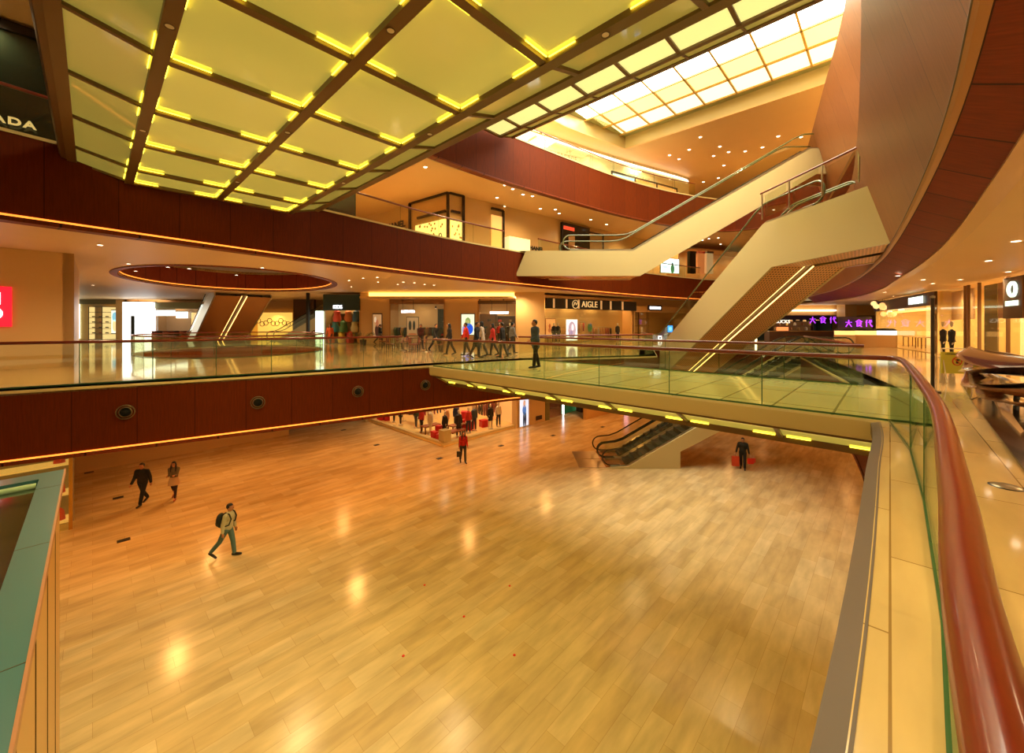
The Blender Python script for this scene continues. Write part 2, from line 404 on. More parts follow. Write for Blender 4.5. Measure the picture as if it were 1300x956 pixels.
fascia('wall_fascia_upper', c2l+c2f+[c2r[0]], 4.0, L2, M['wood'], zc=4.45)
fascia('wall_fascia_top', c3l+c3f+[c3r[0]], 9.3, L3, M['wood'], zc=9.85, led=False)
near1 = [p for p in c1r if p[1] < 7.0]
o = sweep(near1, [(0.02, 0.004), (-0.10, -0.03), (-0.10, -0.2)]).build('trim_dark_edge', M['trimdark']); tag(o, kind='structure')
# leaning parapets on the right side, their seams run up the face
def parapet(name, curve, zb, zt, lean, m):
    o = sweep(curve, [(0.0, zb), (-lean*(zt-zb), zt), (-lean*(zt-zb)+0.25, zt), (-lean*(zt-zb)+0.25, zt-1.0)])
    o = o.build(name, m, smooth=True); tag(o, kind='structure')
    l = sweep(curve, [(-0.01, zb), (-0.012, zb-0.025), (0.0, zb-0.03)]).build('trim_dark_seam', M['trimdark']); tag(l, kind='structure')
    l = sweep(curve, [(0.0, zb-0.03), (0.03, zb-0.06), (0.10, zb-0.06)]).build('trim_pale_wood', M['palewood']); tag(l, kind='structure')
parapet('wall_parapet_upper', c2r, 4.0, 7.0, 0.25, M['woodlit'])
parapet('wall_parapet_top', c3r, 9.3, 13.0, 0.25, M['woodlit'])
def strip_between(name, ca, za, cb, zb, m, n=60):
    def resample(c, k):
        L = [0]
        for i in range(1, len(c)): L.append(L[-1]+math.dist(c[i], c[i-1]))
        out = []; j = 0
        for q in range(k):
            d = L[-1]*q/(k-1)
            while j < len(L)-2 and L[j+1] < d: j += 1
            f = (d-L[j])/max(L[j+1]-L[j], 1e-6)
            out.append((c[j][0]+(c[j+1][0]-c[j][0])*f, c[j][1]+(c[j+1][1]-c[j][1])*f))
        return out
    A, B = resample(ca, n), resample(cb, n)
    o = MB().sheet([[(x, y, za) for x, y in A], [(x, y, zb) for x, y in B]]).build(name, m, smooth=True); return tag(o, kind='structure')
cr = list(reversed(offset_curve(c2r, 0.10)))
cr_in = [p for p in cr if p[1] > 1.0]
def near_on(c, p): return min(range(len(c)), key=lambda i: math.dist(c[i], p))
a0 = near_on(cr, (1.4, 0.5)); b0 = near_on(cr, (26.2, 33.8))
mid = []
sseg = so
strip_between('trim_soffit_right', cr[a0:b0], 3.94, so[:near_on(so, (26.8, 36))], 3.62, M['woodred'])
o = sweep(list(reversed(so)), [(0, 3.70), (-0.02, 3.58), (0.25, 3.585), (0.25, 3.6)]).build('trim_bead', M['soffit']); tag(o, kind='structure')
strip_between('trim_soffit_top', list(reversed(offset_curve(c3r, 0.10)))[18:], 9.24, list(reversed(offset_curve(c3r, 0.9)))[18:], 9.6, M['woodred'])
strip_between('trim_soffit_top_inner', list(reversed(offset_curve(c3r, 0.9)))[18:], 9.6, list(reversed(offset_curve(c3r, 1.1)))[18:], 9.82, M['soffit'])

# top ceiling with skylight
SKY = [(28.6, 15.0), (22.6, 16.2), (12.0, 17.2), (9.6, 17.2), (9.6, -9.0), (28.6, -9.0)]
skp = [ST(*p) for p in SKY]
plate('ceiling_top', OUT, [skp], 15.3, 15.4, M['ceil3'])
mb = MB()
ring = skp+[skp[0]]
for i in range(len(skp)):
    a, b = ring[i], ring[i+1]
    mb.quad((*a, 15.4), (*b, 15.4), (*b, 16.35), (*a, 16.35))
tag(mb.build('trim_skylight_reveal', M['cream']), kind='structure')
skin_ = offset_curve(ring, 0.55)
def inset(poly, d):
    out = []; n = len(poly); A = sum(poly[i][0]*poly[(i+1) % n][1]-poly[(i+1) % n][0]*poly[i][1] for i in range(n))
    sg = 1 if A > 0 else -1
    for i in range(n):
        p0, p1, p2 = Vector(poly[i-1]), Vector(poly[i]), Vector(poly[(i+1) % n])
        e1 = (p1-p0).normalized(); e2 = (p2-p1).normalized()
        n1 = Vector((-e1.y, e1.x))*sg; n2 = Vector((-e2.y, e2.x))*sg
        bis = (n1+n2).normalized(); out.append(tuple(p1 + bis*d/max(bis.dot(n1), .3)))
    return out
ski = inset(skp, 0.62)
plate('trim_skylight_grille', skp, [ski], 16.3, 16.36, M['grille'])
sk = empty('skylight', (*ST(19, 4), 16.3), 0, 'large gridded skylight glowing white over the upper hall', 'skylight')
def skpane(s0, s1, t0, t1, m):
    o = MB().poly([ST(s0, t0), ST(s1, t0), ST(s1, t1), ST(s0, t1)] and [(*ST(s0, t0), 16.3), (*ST(s0, t1), 16.3), (*ST(s1, t1), 16.3), (*ST(s1, t0), 16.3)])
    q = o.build('pane', m); q.parent = sk; q.matrix_parent_inverse = Matrix.Translation(-Vector(sk.location))
s_edges = [27.98-1.86*k for k in range(10)]
t_edges = [14.6-1.9*k for k in range(-1, 13)]
for i in range(9):
    for j in range(len(t_edges)-1):
        s1, s0 = s_edges[i], s_edges[i+1]; t1, t0 = t_edges[j], t_edges[j+1]
        tm = 14.6+(27.98-s0)*0.2
        if t0 > tm: continue
        t1 = min(t1, tm)
        skpane(s0+.05, s1-.05, t0+.05, t1-.05, M['sky3'] if i == 0 else (M['sky2'] if i == 1 else M['sky']))
fr = MB()
for s in s_edges: fr.bar((*ST(s, -9), 16.27), (*ST(s, 17), 16.27), 0.10, 0.14)
for t in t_edges: fr.bar((*ST(28.0, t), 16.27), (*ST(9.6, t), 16.27), 0.10, 0.14)
q = fr.build('glazing_bars', mat('amber_glazing_bar', (206, 164, 84), 0.4)); q.parent = sk; q.matrix_parent_inverse = Matrix.Translation(-Vector(sk.location))

# elliptical opening on the left
tag(sweep(ellipse(*ell_c, ell_a, ell_b, ell_r)+[ellipse(*ell_c, ell_a, ell_b, ell_r)[0]], [(0, 5.9), (0, 4.42), (-0.05, 4.36), (-0.35, 4.36), (-0.35, 4.44)]).build('trim_oval_opening', M['woodred'], smooth=True), kind='structure')
E1c = E1+[E1[0]]
tag(sweep(E1c, [(0.02, 4.56), (0.02, 4.5)]).build('trim_oval_light_line', M['led']), kind='structure')
tag(sweep(EF+[EF[0]], [(0.0, 0.0), (0, -1.5)]).build('trim_oval_floor_edge', M['woodred'], smooth=True), kind='structure')

# ---------------------------------------------------------------- railings
def railing(name, curve, z, h, label, group=None, glass_h=None, step=1.5, rail_r=0.04, inset_z=0.0, parent=None, postcol=None, rail_mat=None):
    """glass balustrade with a timber handrail along a plan curve"""
    root = parent or empty(name, (curve[0][0], curve[0][1], z), 0, label, 'railing', group)
    base = Vector((curve[0][0], curve[0][1], z)) if not parent else Vector(parent.location)
    c = [Vector((p[0], p[1], z))-base for p in curve]
    MB().tube([(p.x, p.y, p.z+h) for p in c], rail_r, 12).build('handrail', rail_mat or M['rail'], root, smooth=True)
    # resample
    L = [0]
    for i in range(1, len(c)): L.append(L[-1]+(c[i]-c[i-1]).length)
    n = max(1, round(L[-1]/step)); pts = []
    j = 0
    for q in range(n+1):
        d = L[-1]*q/n
        while j < len(L)-2 and L[j+1] < d: j += 1
        f = (d-L[j])/max(L[j+1]-L[j], 1e-6); pts.append(c[j].lerp(c[j+1], min(f, 1)))
    ch = MB()
    for i in range(n):
        a, b = pts[i], pts[i+1]; d = (b-a).normalized()
        a2, b2 = a+d*0.012, b-d*0.012
        g = MB().bar((a2.x, a2.y, a2.z+h/2), (b2.x, b2.y, b2.z+h/2), 0.014, h-0.06)
        g.build('glass_panel', M['glass'], root)
        ch.bar(a+Vector((0, 0, .02)), b+Vector((0, 0, .02)), 0.03, 0.03)
    ch.build('base_channel', M['glassg'], root)
    for p in pts[1:-1]: MB().box((p.x, p.y, p.z+h/2), (0.012, 0.018, h-0.08)).build('panel_joint', M['glassg'], root)
    return root
l1rail = [(s, t+0.45) for s, t in smooth(V1L[:6], 6) if s > -9]
railing('glass_railing', [ST(*p) for p in l1rail], 0, 1.15, 'glass railing with red wood handrail above the long red fascia on the left gallery')
l1far = [(14.5, 12.35), (17, 11.1), (20.4, 9.3), (23.5, 10.8), (25.6, 12.2)]
railing('glass_railing', [ST(*p) for p in smooth(l1far, 4)], 0, 1.1, 'glass railing behind the bridge on the far left edge of the gallery')
# camera side: from under the camera to the bridge corner
nr = smooth([(-3.0, -0.1), (-1.0, -0.1), (0.94, -0.11), (2.0, -0.16), (3.8, -0.23), (5.6, -0.22), (7.6, -0.18), (8.7, -0.14), (9.05, -0.08), (9.14, 0.02)], 8)
nearrail = railing('glass_railing', [ST(*p) for p in nr], 0, 1.05, 'thick red wood handrail on glass curving past closest to the viewer', step=1.9, rail_r=0.043)
rr = smooth([(14.1, 0.55), (16, 1.0), (18, 1.5), (21.5, 2.4), (24.4, 3.1)], 6)
railing('glass_railing', [ST(*p) for p in rr], 0, 1.05, 'glass railing beyond the bridge on the right gallery edge by the yellow shop cases')
l2rail = [(s, t+0.25) for s, t in smooth(V2L, 6) if s > -6]
railing('glass_railing', [ST(*p) for p in l2rail if p[0] < 16.2], L2, 1.05, 'glass railing with red handrail on the upper gallery outside the cream boutique', step=2.2)
railing('glass_railing', [ST(*p) for p in l2rail if p[0] > 18.2], L2, 1.05, 'glass railing on the upper gallery seen beneath the white escalator', step=2.2)
l3rail = [(s, t+0.25) for s, t in smooth(V3L, 6) if s > 4]
railing('glass_railing', [ST(*p) for p in l3rail], L3, 1.05, 'glass railing with thin dark handrail on the top gallery below the skylight', step=2.2, rail_r=.03)
ovr = ellipse(*ell_c, ell_a-0.5, ell_b-0.5, ell_r)
railing('glass_railing', ovr+[ovr[0]], 0, 1.05, 'oval glass railing round the opening on the far left gallery', step=2.0)

# ---------------------------------------------------------------- bridges
def bridge(label, z, s0, s1, t0, t1, soffit, cells_s, tgrid, name='footbridge', pm='panel', cham=0.75, deck='deck', thick=0.5, strips=True, railh=1.05, rails=(True, True), cpm='panelc'):
    """s0..s1 outer width, cells_s edges of the flat panels, tgrid cross beams; soffit = drop below deck"""
    base = Vector(ST((s0+s1)/2, (t0+t1)/2, z)); root = empty(name, base, 0, label, 'bridge')
    def W_(s, t, zz): return Vector((*ST(s, t), z+zz))-base
    dk = MB()
    dk.prism([tuple(W_(a, b, 0).xy) for a, b in ((s0, t0), (s1, t0), (s1, t1-.9 if z == 0 else t1), (s0, t1))], -0.05, 0.006)
    dk.build('deck', M[deck], root)
    # side fascias
    for sg, s in ((-1, s0), (1, s1)):
        m = MB(); si = s - sg*0.12; rows = []
        prof = [(s, 0.02), (s+sg*0.04, -0.02), (s+sg*0.05, -0.24), (s+sg*0.01, -0.33), (si, -0.36)]
        rows = [[W_(a, t0+(t1-t0)*k/12, b) for k in range(13)] for a, b in prof]
        m.sheet(rows); m.build('side_fascia', M['cream'] if name == 'footbridge' and deck == 'deck' else M['beam'], root, smooth=True)
    a, b = cells_s[0], cells_s[-1]
    fr = MB(); zf = -soffit
    zc = -0.33
    for s in cells_s: fr.bar(W_(s, t0, zf-0.02), W_(s, t1, zf-0.02), 0.17, 0.14)
    for s in (s0+0.16, s1-0.16): fr.bar(W_(s, t0, zc), W_(s, t1, zc), 0.16, 0.12)
    for t in tgrid:
        fr.bar(W_(a, t, zf-0.015), W_(b, t, zf-0.015), 0.13, 0.12)
        fr.bar(W_(a, t, zf-0.015), W_(s0+0.16, t, zc), 0.08, 0.08); fr.bar(W_(b, t, zf-0.015), W_(s1-0.16, t, zc), 0.08, 0.08)
    fr.build('beam_grid', M['beam'], root)
    tg = list(tgrid)
    cols = [(cells_s[i], cells_s[i+1], zf, zf, pm) for i in range(len(cells_s)-1)]
    cols = [(s0+0.2, a, zc, zf, cpm)]+cols+[(b, s1-0.2, zf, zc, cpm)]
    for (u0, u1, z0, z1, mm) in cols:
        for j in range(len(tg)-1):
            v0, v1 = tg[j], tg[j+1]
            p = MB().quad(W_(u0, v0, z0), W_(u0, v1, z0), W_(u1, v1, z1), W_(u1, v0, z1)).build('light_panel', M[mm], root)
            if strips and z0 == z1:
                L = 0.56; e = 0.10; d = -0.03
                for (cu, cv, du, dv) in ((u0, v0, 1, 1), (u1, v0, -1, 1), (u0, v1, 1, -1), (u1, v1, -1, -1)):
                    st = MB()
                    for (q1, q2) in (((.12, e), (L, e)), ((e, .12), (e, L))):
                        A = W_(cu+du*q1[0], cv+dv*q1[1], z0+d); B = W_(cu+du*q2[0], cv+dv*q2[1], z0+d)
                        st.bar(A, B, 0.014, 0.014)
                    st.build('light_strip', M['tube'], p)
            elif strips:
                su, zu = (u1, z1) if z1 == zf else (u0, z0)
                sg = -1 if z1 == zf else 1
                slope = (z1-z0)/(u1-u0)
                for v in (v0+.1, v1-.1):
                    for k in (0.12,):
                        st = MB(); A = W_(su+sg*.1, v, zu+slope*sg*.1-.02); B = W_(su+sg*.1, v+(0.4 if v < (v0+v1)/2 else -0.4), zu+slope*sg*.1-.02)
                        st.bar(A, B, 0.014, 0.014); st.build('light_strip', M['tube'], p)
    for on, s in ((rails[0], s0+0.14), (rails[1], s1-0.14)):
        if on: railing('r', [ST(s, t0 if s == s0+.14 else t0+.5), ST(s, (t0+t1)/2), ST(s, t1)], z, railh, '', parent=root, step=1.9)
    return root
g1 = [1.64+1.9*k for k in range(0, 7)]
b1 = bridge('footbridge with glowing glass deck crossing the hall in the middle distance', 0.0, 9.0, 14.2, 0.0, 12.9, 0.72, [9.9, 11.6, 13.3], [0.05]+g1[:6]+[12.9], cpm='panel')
b2 = bridge('wide overhead footbridge with glowing yellow glass panels underneath', L2, -0.5, 5.45, -4.0, 14.3, 0.55, [0.65, 2.55, 4.45], [-4.05+1.9*k for k in range(0, 10)]+[14.3], deck='beam')
b3 = bridge('higher footbridge with pale lit panels underneath, below the skylight', L3, 9.6, 15.3, -1.0, 14.4, 0.55, [10.5, 12.4, 14.3], [-2.2+1.9*k for k in range(0, 9)]+[14.4], deck='beam', pm='panel3', strips=False)

for k, p in enumerate(BEAM_LAMPS):
    q = empty('beam_lamp', (*ST(*p), L2-0.63), 0, 'small round lamp recessed in a bronze beam under the overhead footbridge', 'lamp', 'round lamps in the bronze beams of the overhead footbridge')
    MB().lathe([(.001, -.012), (.045, -.012)], n=14).build('bulb', M['white'], q); MB().lathe([(.045, -.012), (.06, -.016), (.06, 0)], n=14).build('ring', M['trimdark'], q)
# ================================================================ WALLS
def wall(name, pts, z0, z1, m, th=0.25, kind='structure'):
    """upright wall along a plan polyline, thickness to the right of travel"""
    mb = MB()
    for i in range(len(pts)-1):
        a = Vector((*pts[i], 0)); b = Vector((*pts[i+1], 0)); d = (b-a).normalized(); n = Vector((d.y, -d.x, 0))*th
        L = (b-a).length
        q = [a, b, b+n, a+n]
        mb.prism([(p.x, p.y) for p in q], z0, z1)
    o = mb.build(name, m)
    return tag(o, kind=kind) if kind else o
# gallery level
wall('wall_gallery_left', [ST(-14, 23.2), ST(-0.5, 23.2), ST(-0.5, 32)], 0, 4.4, M['creamwall'], -0.3)
M['farwall'] = mat('far_wall', (206, 160, 92), 0.4)
wall('wall_gallery_far_left', [(-60, 38), (-43, 44.5), (-15.2, 44.5)], 0, 4.4, M['farwall'], -0.3)
wall('wall_gallery_far', [(-15.2, 44.5), (-15.2, 36.5), (2.7, 36.5), (2.7, 36.0), (22, 47), (44, 44), (50, 36)], 0, 4.4, M['farwall'], -0.3)
wall('wall_gallery_right', [(50, 36), (38, 24), (25.5, 12), (22, 2), (20, -10)], 0, 4.4, M['farwall'], -0.3)
# upper level
wall('wall_upper_left', [ST(-14, 18.4), ST(8.5, 18.4), ST(8.5, 30)], L2, 9.8, M['creamwall'], -0.3)
wall('wall_upper_far', [ST(14, 45), ST(14.3, 28.2), ST(15.15, 19.8), ST(29.75, 18.0), ST(36, 17.2), ST(50, 13), ST(52, 2), ST(46, -8), ST(20, -12)], L2, 9.8, M['creamwall'], -0.3)
# top level
M['topwall'] = tile_mat('top_wall_panels', (232, 218, 176), (224, 208, 160), (168, 146, 104), 2.4, 30, 0, rough=0.3, noise=0.1, uv=True, offset=0, msize=0.02)
tw = smooth([ST(*p) for p in ((10, 19.5), (16, 18.9), (21.9, 17.9), (30, 15.9), (37.3, 13.7), (38.6, 13.9))], 5)
tag(MB().sheet([[(x, y, 11.8) for x, y in tw], [(x, y, 15.3) for x, y in tw]]).build('wall_top_left', M['topwall'], smooth=True), kind='structure')
tag(MB().sheet([[(x, y, 15.25) for x, y in offset_curve(tw[:-4], .08)], [(x, y, 14.85) for x, y in offset_curve(tw[:-4], -.10)]]).build('trim_white_cove', M['cove']), kind='structure')
wall('wall_top_far', [ST(38.6, 24), ST(46, 18), ST(52, 6), ST(46, -10), ST(10, -22)], L3, 15.3, M['creamwall'], -0.3)
# ground level
M['gwall'] = tile_mat('ground_wall_panels', (216, 180, 120), (208, 170, 110), (150, 112, 66), 2.0, 30, 0, rough=0.25, noise=0.1, uv=False, offset=0, msize=0.01)
gw = [(-40, 1.3), (-21.9, 20.3), (-15.3, 27.3)]
wall('wall_ground_left', gw, G0, -1.6, M['creamwall'], -0.3)
wall('wall_ground_far', [(5.9, 31.6), (10, 35.5), (10, 46), (44, 46), (46, 20), (38, 8)], G0, -1.6, M['farwall'], -0.3)

# ================================================================ ESCALATORS
M['perf'] = None
def perf_mat():
    m, nt, b = new_mat('perforated_bronze')
    tc = nt.nodes.new('ShaderNodeTexCoord'); vo = nt.nodes.new('ShaderNodeTexVoronoi'); vo.inputs['Scale'].default_value = 7.5; vo.inputs['Randomness'].default_value = 0.0
    cr_ = nt.nodes.new('ShaderNodeValToRGB'); cr_.color_ramp.elements[0].position = 0.22; cr_.color_ramp.elements[0].color = (*lin((70, 40, 18)), 1)
    cr_.color_ramp.elements[1].position = 0.30; cr_.color_ramp.elements[1].color = (*lin((228, 176, 116)), 1)
    mq = nt.nodes.new('ShaderNodeMapping'); mq.inputs['Scale'].default_value = (1, 1, 0); nt.links.new(tc.outputs['Object'], mq.inputs[0]); nt.links.new(mq.outputs[0], vo.inputs['Vector']); nt.links.new(vo.outputs['Distance'], cr_.inputs[0]); nt.links.new(cr_.outputs[0], b.inputs['Base Color'])
    b.inputs['Roughness'].default_value = 0.4
    return m
M['perf'] = perf_mat()
M['bronze'] = mat('satin_bronze_soffit', (196, 140, 84), 0.25, metal=0.5)
M['rubber'] = mat('black_rubber_handrail', (30, 34, 24), 0.25, coat=0.3)
M['rubberg'] = mat('olive_rubber_handrail', (92, 96, 58), 0.25, coat=0.3)
M['step'] = mat('grooved_steel_step', (70, 66, 50), 0.35, metal=0.7)
M['steplit'] = emit('warm_light_strip', (255, 196, 110), 3.5)
def escalator(label, loc, rz, rise, width, L0, L1_, depth, lanes=1, side='cream', under='bronze', slant=0.5, soffit_light=False, hr='rubber', group=None, side_to_floor=False, glass_end=(0.6, 0.6), dslant=None, rot=None):
    """runs along +x from the lower landing; origin = floor point of the lower kink, middle of the width"""
    root = empty('escalator', loc, rz, label, 'escalator', group)
    run = rise/math.tan(math.radians(30)); k = depth*0.27
    hw = width/2
    top = [(-L0, 0), (0, 0.0), (run, rise), (run+L1_, rise)]
    bot = [(-L0-slant, -depth), (k, -depth), (run+k, rise-depth), (run+L1_, rise-depth)]
    if side_to_floor: bot = [(-L0, -0.02), (0, -0.02), (2.4, -0.02), (10.4, -0.02)] ; top = [(-L0, .0), (0, .12), (run, rise+.12), (run+L1_, rise+.05)]; bot = [(-L0, -0.02), (2.7, -.02), (2.7, 0.9), (run+k, rise-depth), (run+L1_, rise-depth)]
    # side claddings
    for sgn in (-1, 1):
        y = sgn*hw; pts = top + list(reversed(bot))
        mb = MB()
        a = [(x, y, z) for x, z in pts]; b = [(x, y-sgn*0.12, z) for x, z in pts]
        if sgn < 0: mb.poly(a); mb.poly(list(reversed(b)))
        else: mb.poly(list(reversed(a))); mb.poly(b)
        n = len(pts)
        for i in range(n):
            j = (i+1) % n; mb.quad(a[i], a[j], b[j], b[i])
        mb.build('side_cladding', M[side], root)
    # underside
    nb = len(bot)
    for lane in range(2 if soffit_light else 1):
        mb = MB()
        if soffit_light: y0, y1 = (-hw+.12, -0.22) if lane == 0 else (0.22, hw-.12)
        else: y0, y1 = -hw+.12, hw-.12
        for i in range(nb-1):
            (x0, z0), (x1, z1) = bot[i], bot[i+1]
            mb.quad((x0, y0, z0+.03), (x0, y1, z0+.03), (x1, y1, z1+.03), (x1, y0, z1+.03))
        (x0, z0), (xt, zt) = bot[0], top[0]
        mb.quad((x0, y0, z0), (xt, y0, zt-.02), (xt, y1, zt-.02), (x0, y1, z0))
        mb.build('soffit_panel', M[under], root)
    if soffit_light:
        g = MB()
        for i in range(1, nb-2):
            (x0, z0), (x1, z1) = bot[i], bot[i+1]
            for yy in (-0.2, 0.2): MB().bar((x0, yy, z0+.05), (x1, yy, z1+.05), 0.05, 0.03).build('light_strip', M['steplit'], root)
        for i in range(nb-1):
            (x0, z0), (x1, z1) = bot[i], bot[i+1]
            g.quad((x0, -.22, z0+.16), (x0, .22, z0+.16), (x1, .22, z1+.16), (x1, -.22, z1+.16))
        g.build('soffit_channel', M['trimdark'], root)
    # lanes
    lw = (width-0.24)/lanes
    for l in range(lanes):
        c = -hw+.12+lw*(l+.5); iw = lw/2-0.18
        st = MB(); n = int(run/0.4)
        for q in range(n):
            x = run*q/n; z = rise*q/n
            st.box((x+run/n/2, c, z+rise/n*0.5-0.02), (run/n, 2*iw, rise/n))
        st.box((-L0/2, c, -0.03), (L0, 2*iw, 0.06)); st.box((run+L1_/2, c, rise-0.03), (L1_, 2*iw, 0.06))
        st.build('step_band', M['step'], root)
        for sgn in (-1, 1):
            y = c+sgn*(iw+0.08)
            x0, x1 = -L0+glass_end[0], run+L1_-glass_end[1]
            base = [(x0, 0.1), (0, 0.1), (run, rise+0.1), (x1, rise+0.1)]
            up = [(x0, 0.92), (-0.35, 0.92), (run-0.35, rise+0.92), (x1, rise+0.92)]
            for i in range(3):
                MB().poly([(base[i][0], y, base[i][1]), (base[i+1][0], y, base[i+1][1]), (up[i+1][0], y, up[i+1][1]), (up[i][0], y, up[i][1])]).build('glass_balustrade', M['glass'], root)
            sk_ = MB()
            for i in range(3): sk_.bar((base[i][0], y, base[i][1]-.06), (base[i+1][0], y, base[i+1][1]-.06), 0.16, 0.16)
            sk_.build('skirt', M['steel'], root)
            path = []
            for q in range(9):                       # lower return loop
                a = -math.pi/2 - math.pi*q/8
                path.append((x0+0.43*math.cos(a), y, 0.53+0.41*math.sin(a)))
            path += [(-0.9, y, .94), (-0.35, y, 1.0), (0.1, y, 1.16)]
            path += [(run-0.75, y, rise+.70), (run-0.2, y, rise+.92), (run+.3, y, rise+.94)]
            for q in range(9):
                a = math.pi/2 - math.pi*q/8
                path.append((x1+0.43*math.cos(a), y, rise+0.53+0.41*math.sin(a)))
            MB().tube([(x0+.5, y, .12)]+path+[(x1-.5, y, rise+.12)], 0.038, 8).build('handrail', M[hr], root, smooth=True)
        MB().box((-L0-0.35, c, 0.012), (1.4, 2*iw+.3, 0.02)).build('comb_plate', M['steel'], root); MB().box((run+L1_+.2, c, rise+0.012), (0.6, 2*iw+.3, 0.02)).build('comb_plate', M['steel'], root)
    return root
# ground to gallery
e0 = escalator('escalator rising from the ground floor under the footbridge, with a plain stone side wall', (6.1, 22.3, G0), 0.0, 5.9, 3.0, 1.5, 1.9, 1.0, lanes=2, side='cream', under='bronze', side_to_floor=True, slant=0)
# upper to top: long white flight across the hall
e1 = escalator('long cream escalator climbing from the upper gallery to the top gallery', (7.0, 24.0, L2), 0.0, 5.9, 2.1, 6.2, 2.6, 1.45, slant=0.6, hr='rubberg', glass_end=(2.6, .5))
# gallery to upper: comes towards the camera
e2 = escalator('broad escalator climbing toward the viewer, perforated bronze underside with light strips', (11.55, 27.2, 0), 0, 5.9, 3.25, 2.8, 6.0, 1.9, lanes=2, side='cream', under='perf', slant=0.0, soffit_light=True, hr='rubberg', glass_end=(.6, 3.6))
e2.rotation_euler = (0, 0, math.atan2(-1, 0.07))

# ================================================================ GLASS-TOPPED KIOSK, lower left
M['teal'] = mat('teal_painted_frame', (56, 108, 118), 0.3, coat=0.3)
M['dkglass'] = mat('dark_green_roof_glass', (26, 42, 30), 0.08, spec=0.7, var=0.3, vscale=1.0)
M['goldpan'] = mat('gold_cladding', (206, 160, 88), 0.3, metal=0.25)
kx = empty('lift_shaft', (*ST(0, 0), 0), 0, 'tall gold-clad shaft with a teal-framed dark glass roof rising from the ground floor', 'lift shaft')
kc = Vector((-7.5, 6.6)); ku = Vector((SN, -CS)); kv = Vector((-CS, -SN))     # ku towards the camera, kv away to the left
kx.location = (kc.x, kc.y, G0); KT = -0.81-G0
def KP(a, b, z): p = ku*a+kv*b; return Vector((p.x, p.y, z))
KL, KW = 9.0, 4.0
def krect(a0, a1, b0, b1): return [tuple(KP(a, b, 0).xy) for a, b in ((a0, b0), (a0, b1), (a1, b1), (a1, b0))]
mb = MB().prism(krect(0, KL, 0, KW), 0, KT-0.12); mb.build('shaft_body', M['goldpan'], kx)
mb = MB()
for a in (1.15, 2.6, 4.05, 5.5): MB().box(KP(a, -.002, KT/2), (0.012, 0.010, KT-.3), rz=math.atan2(ku.y, ku.x)).build('panel_joint', M['trimdark'], kx)
mb = MB()
mb.prism(krect(-0.05, KL, -0.05, 0.2), KT-.12, KT); mb.prism(krect(-0.05, KL, KW-.4, KW), KT-.12, KT); mb.prism(krect(-0.05, 0.32, 0.2, KW-.4), KT-.12, KT)
mb.build('roof_frame', M['teal'], kx)
mb = MB().prism(krect(0.32, KL, 0.2, KW-.4), KT-.12, KT-.08); mb.build('roof_glass', M['dkglass'], kx)
mb = MB().tube([KP(0.48, 0.22, KT-.06), KP(0.48, KW-.4, KT-.06)], 0.05, 10); mb.build('pipe', mat('pale_green_pipe', (170, 196, 160), 0.2), kx, smooth=True)
mb = MB()
for a in (0.9, 3.2, 5.5): mb.box(KP(a, .075, KT+.001), (0.008, 0.25, 0.003), rz=math.atan2(ku.y, ku.x))
mb.build('frame_joint', M['trimdark'], kx)
mb = MB(); mb.prism(krect(-0.07, KL, -0.07, -0.05), KT-.08, KT+.005); mb.build('edge_trim', mat('rosy_edge_trim', (176, 120, 84), .35), kx)
# ================================================================ SHOPS
def cm(rgb, rough=0.6, es=0.0, key=None):
    k = ('c', tuple(rgb), rough, es)
    if k not in M: M[k] = mat('colour_%02x%02x%02x' % tuple(rgb), rgb, rough) if not es else mat('lit_%02x%02x%02x' % tuple(rgb), rgb, rough, emis=rgb, es=es)
    return M[k]
class Row:
    """a shop facade line seen from the hall; x runs along it, y goes into the shop"""
    def __init__(s, p0, p1, z):
        s.a = Vector(p0); s.b = Vector(p1); s.d = (s.b-s.a).normalized(); s.h = math.atan2(s.d.y, s.d.x); s.z = z
    def k(s, px):
        u = (px-650)/505.6; return (s.a.x-u*s.a.y)/(u*s.d.y-s.d.x)
    def pt(s, px, back=0.0):
        p = s.a+s.d*s.k(px); n = Vector((-s.d.y, s.d.x)); return p+n*back
    def zz(s, px, py): return 1.6-(py-413)*s.pt(px).y/505.6
    def box(s, name, px0, px1, py0, py1, m, back=0.0, th=0.1, parent=None, zr=None):
        a, b = s.pt(px0, back), s.pt(px1, back); c = (a+b)/2; pm = (px0+px1)/2
        z1, z0 = zr if zr else (s.zz(pm, py0), s.zz(pm, py1))
        if z0 < s.z+0.005: z0 = s.z+0.005
        mb = MB().box((0, 0, 0), ((b-a).length, th, z1-z0))
        o = mb.build(name, m); o.location = (c.x, c.y, (z0+z1)/2); o.rotation_euler = (0, 0, s.h)
        if parent: o.parent = parent; o.matrix_parent_inverse = parent_inv(parent)
        return o
def parent_inv(p):
    return (Matrix.Translation(p.location) @ p.rotation_euler.to_matrix().to_4x4()).inverted()
def own(o, p): o.parent = p; o.matrix_parent_inverse = parent_inv(p); return o
def glyphs(name, parent, size, n, m, seed=0, h=0.3, loc=(0, 0, 0)):
    """a row of small strokes standing for lettering too blurred to read"""
    r = random.Random(seed); mb = MB(); w = size/n
    for i in range(n):
        x = -size/2+w*(i+.5)
        k = r.randint(0, 3)
        mb.box((x-w*.28, 0, 0), (w*.16, .03, h))
        if k != 0: mb.box((x+w*.22, 0, 0), (w*.16, .03, h))
        if k != 1: mb.box((x, 0, h/2-.04*h/.3), (w*.5, .03, h*.16))
        if k != 2: mb.box((x, 0, 0), (w*.5, .03, h*.16))
        if k != 3: mb.box((x, 0, -h/2+.04*h/.3), (w*.5, .03, h*.16))
    mb.v = [(a+loc[0], b+loc[1], c+loc[2]) for a, b, c in mb.v]
    return mb.build(name, m, parent)

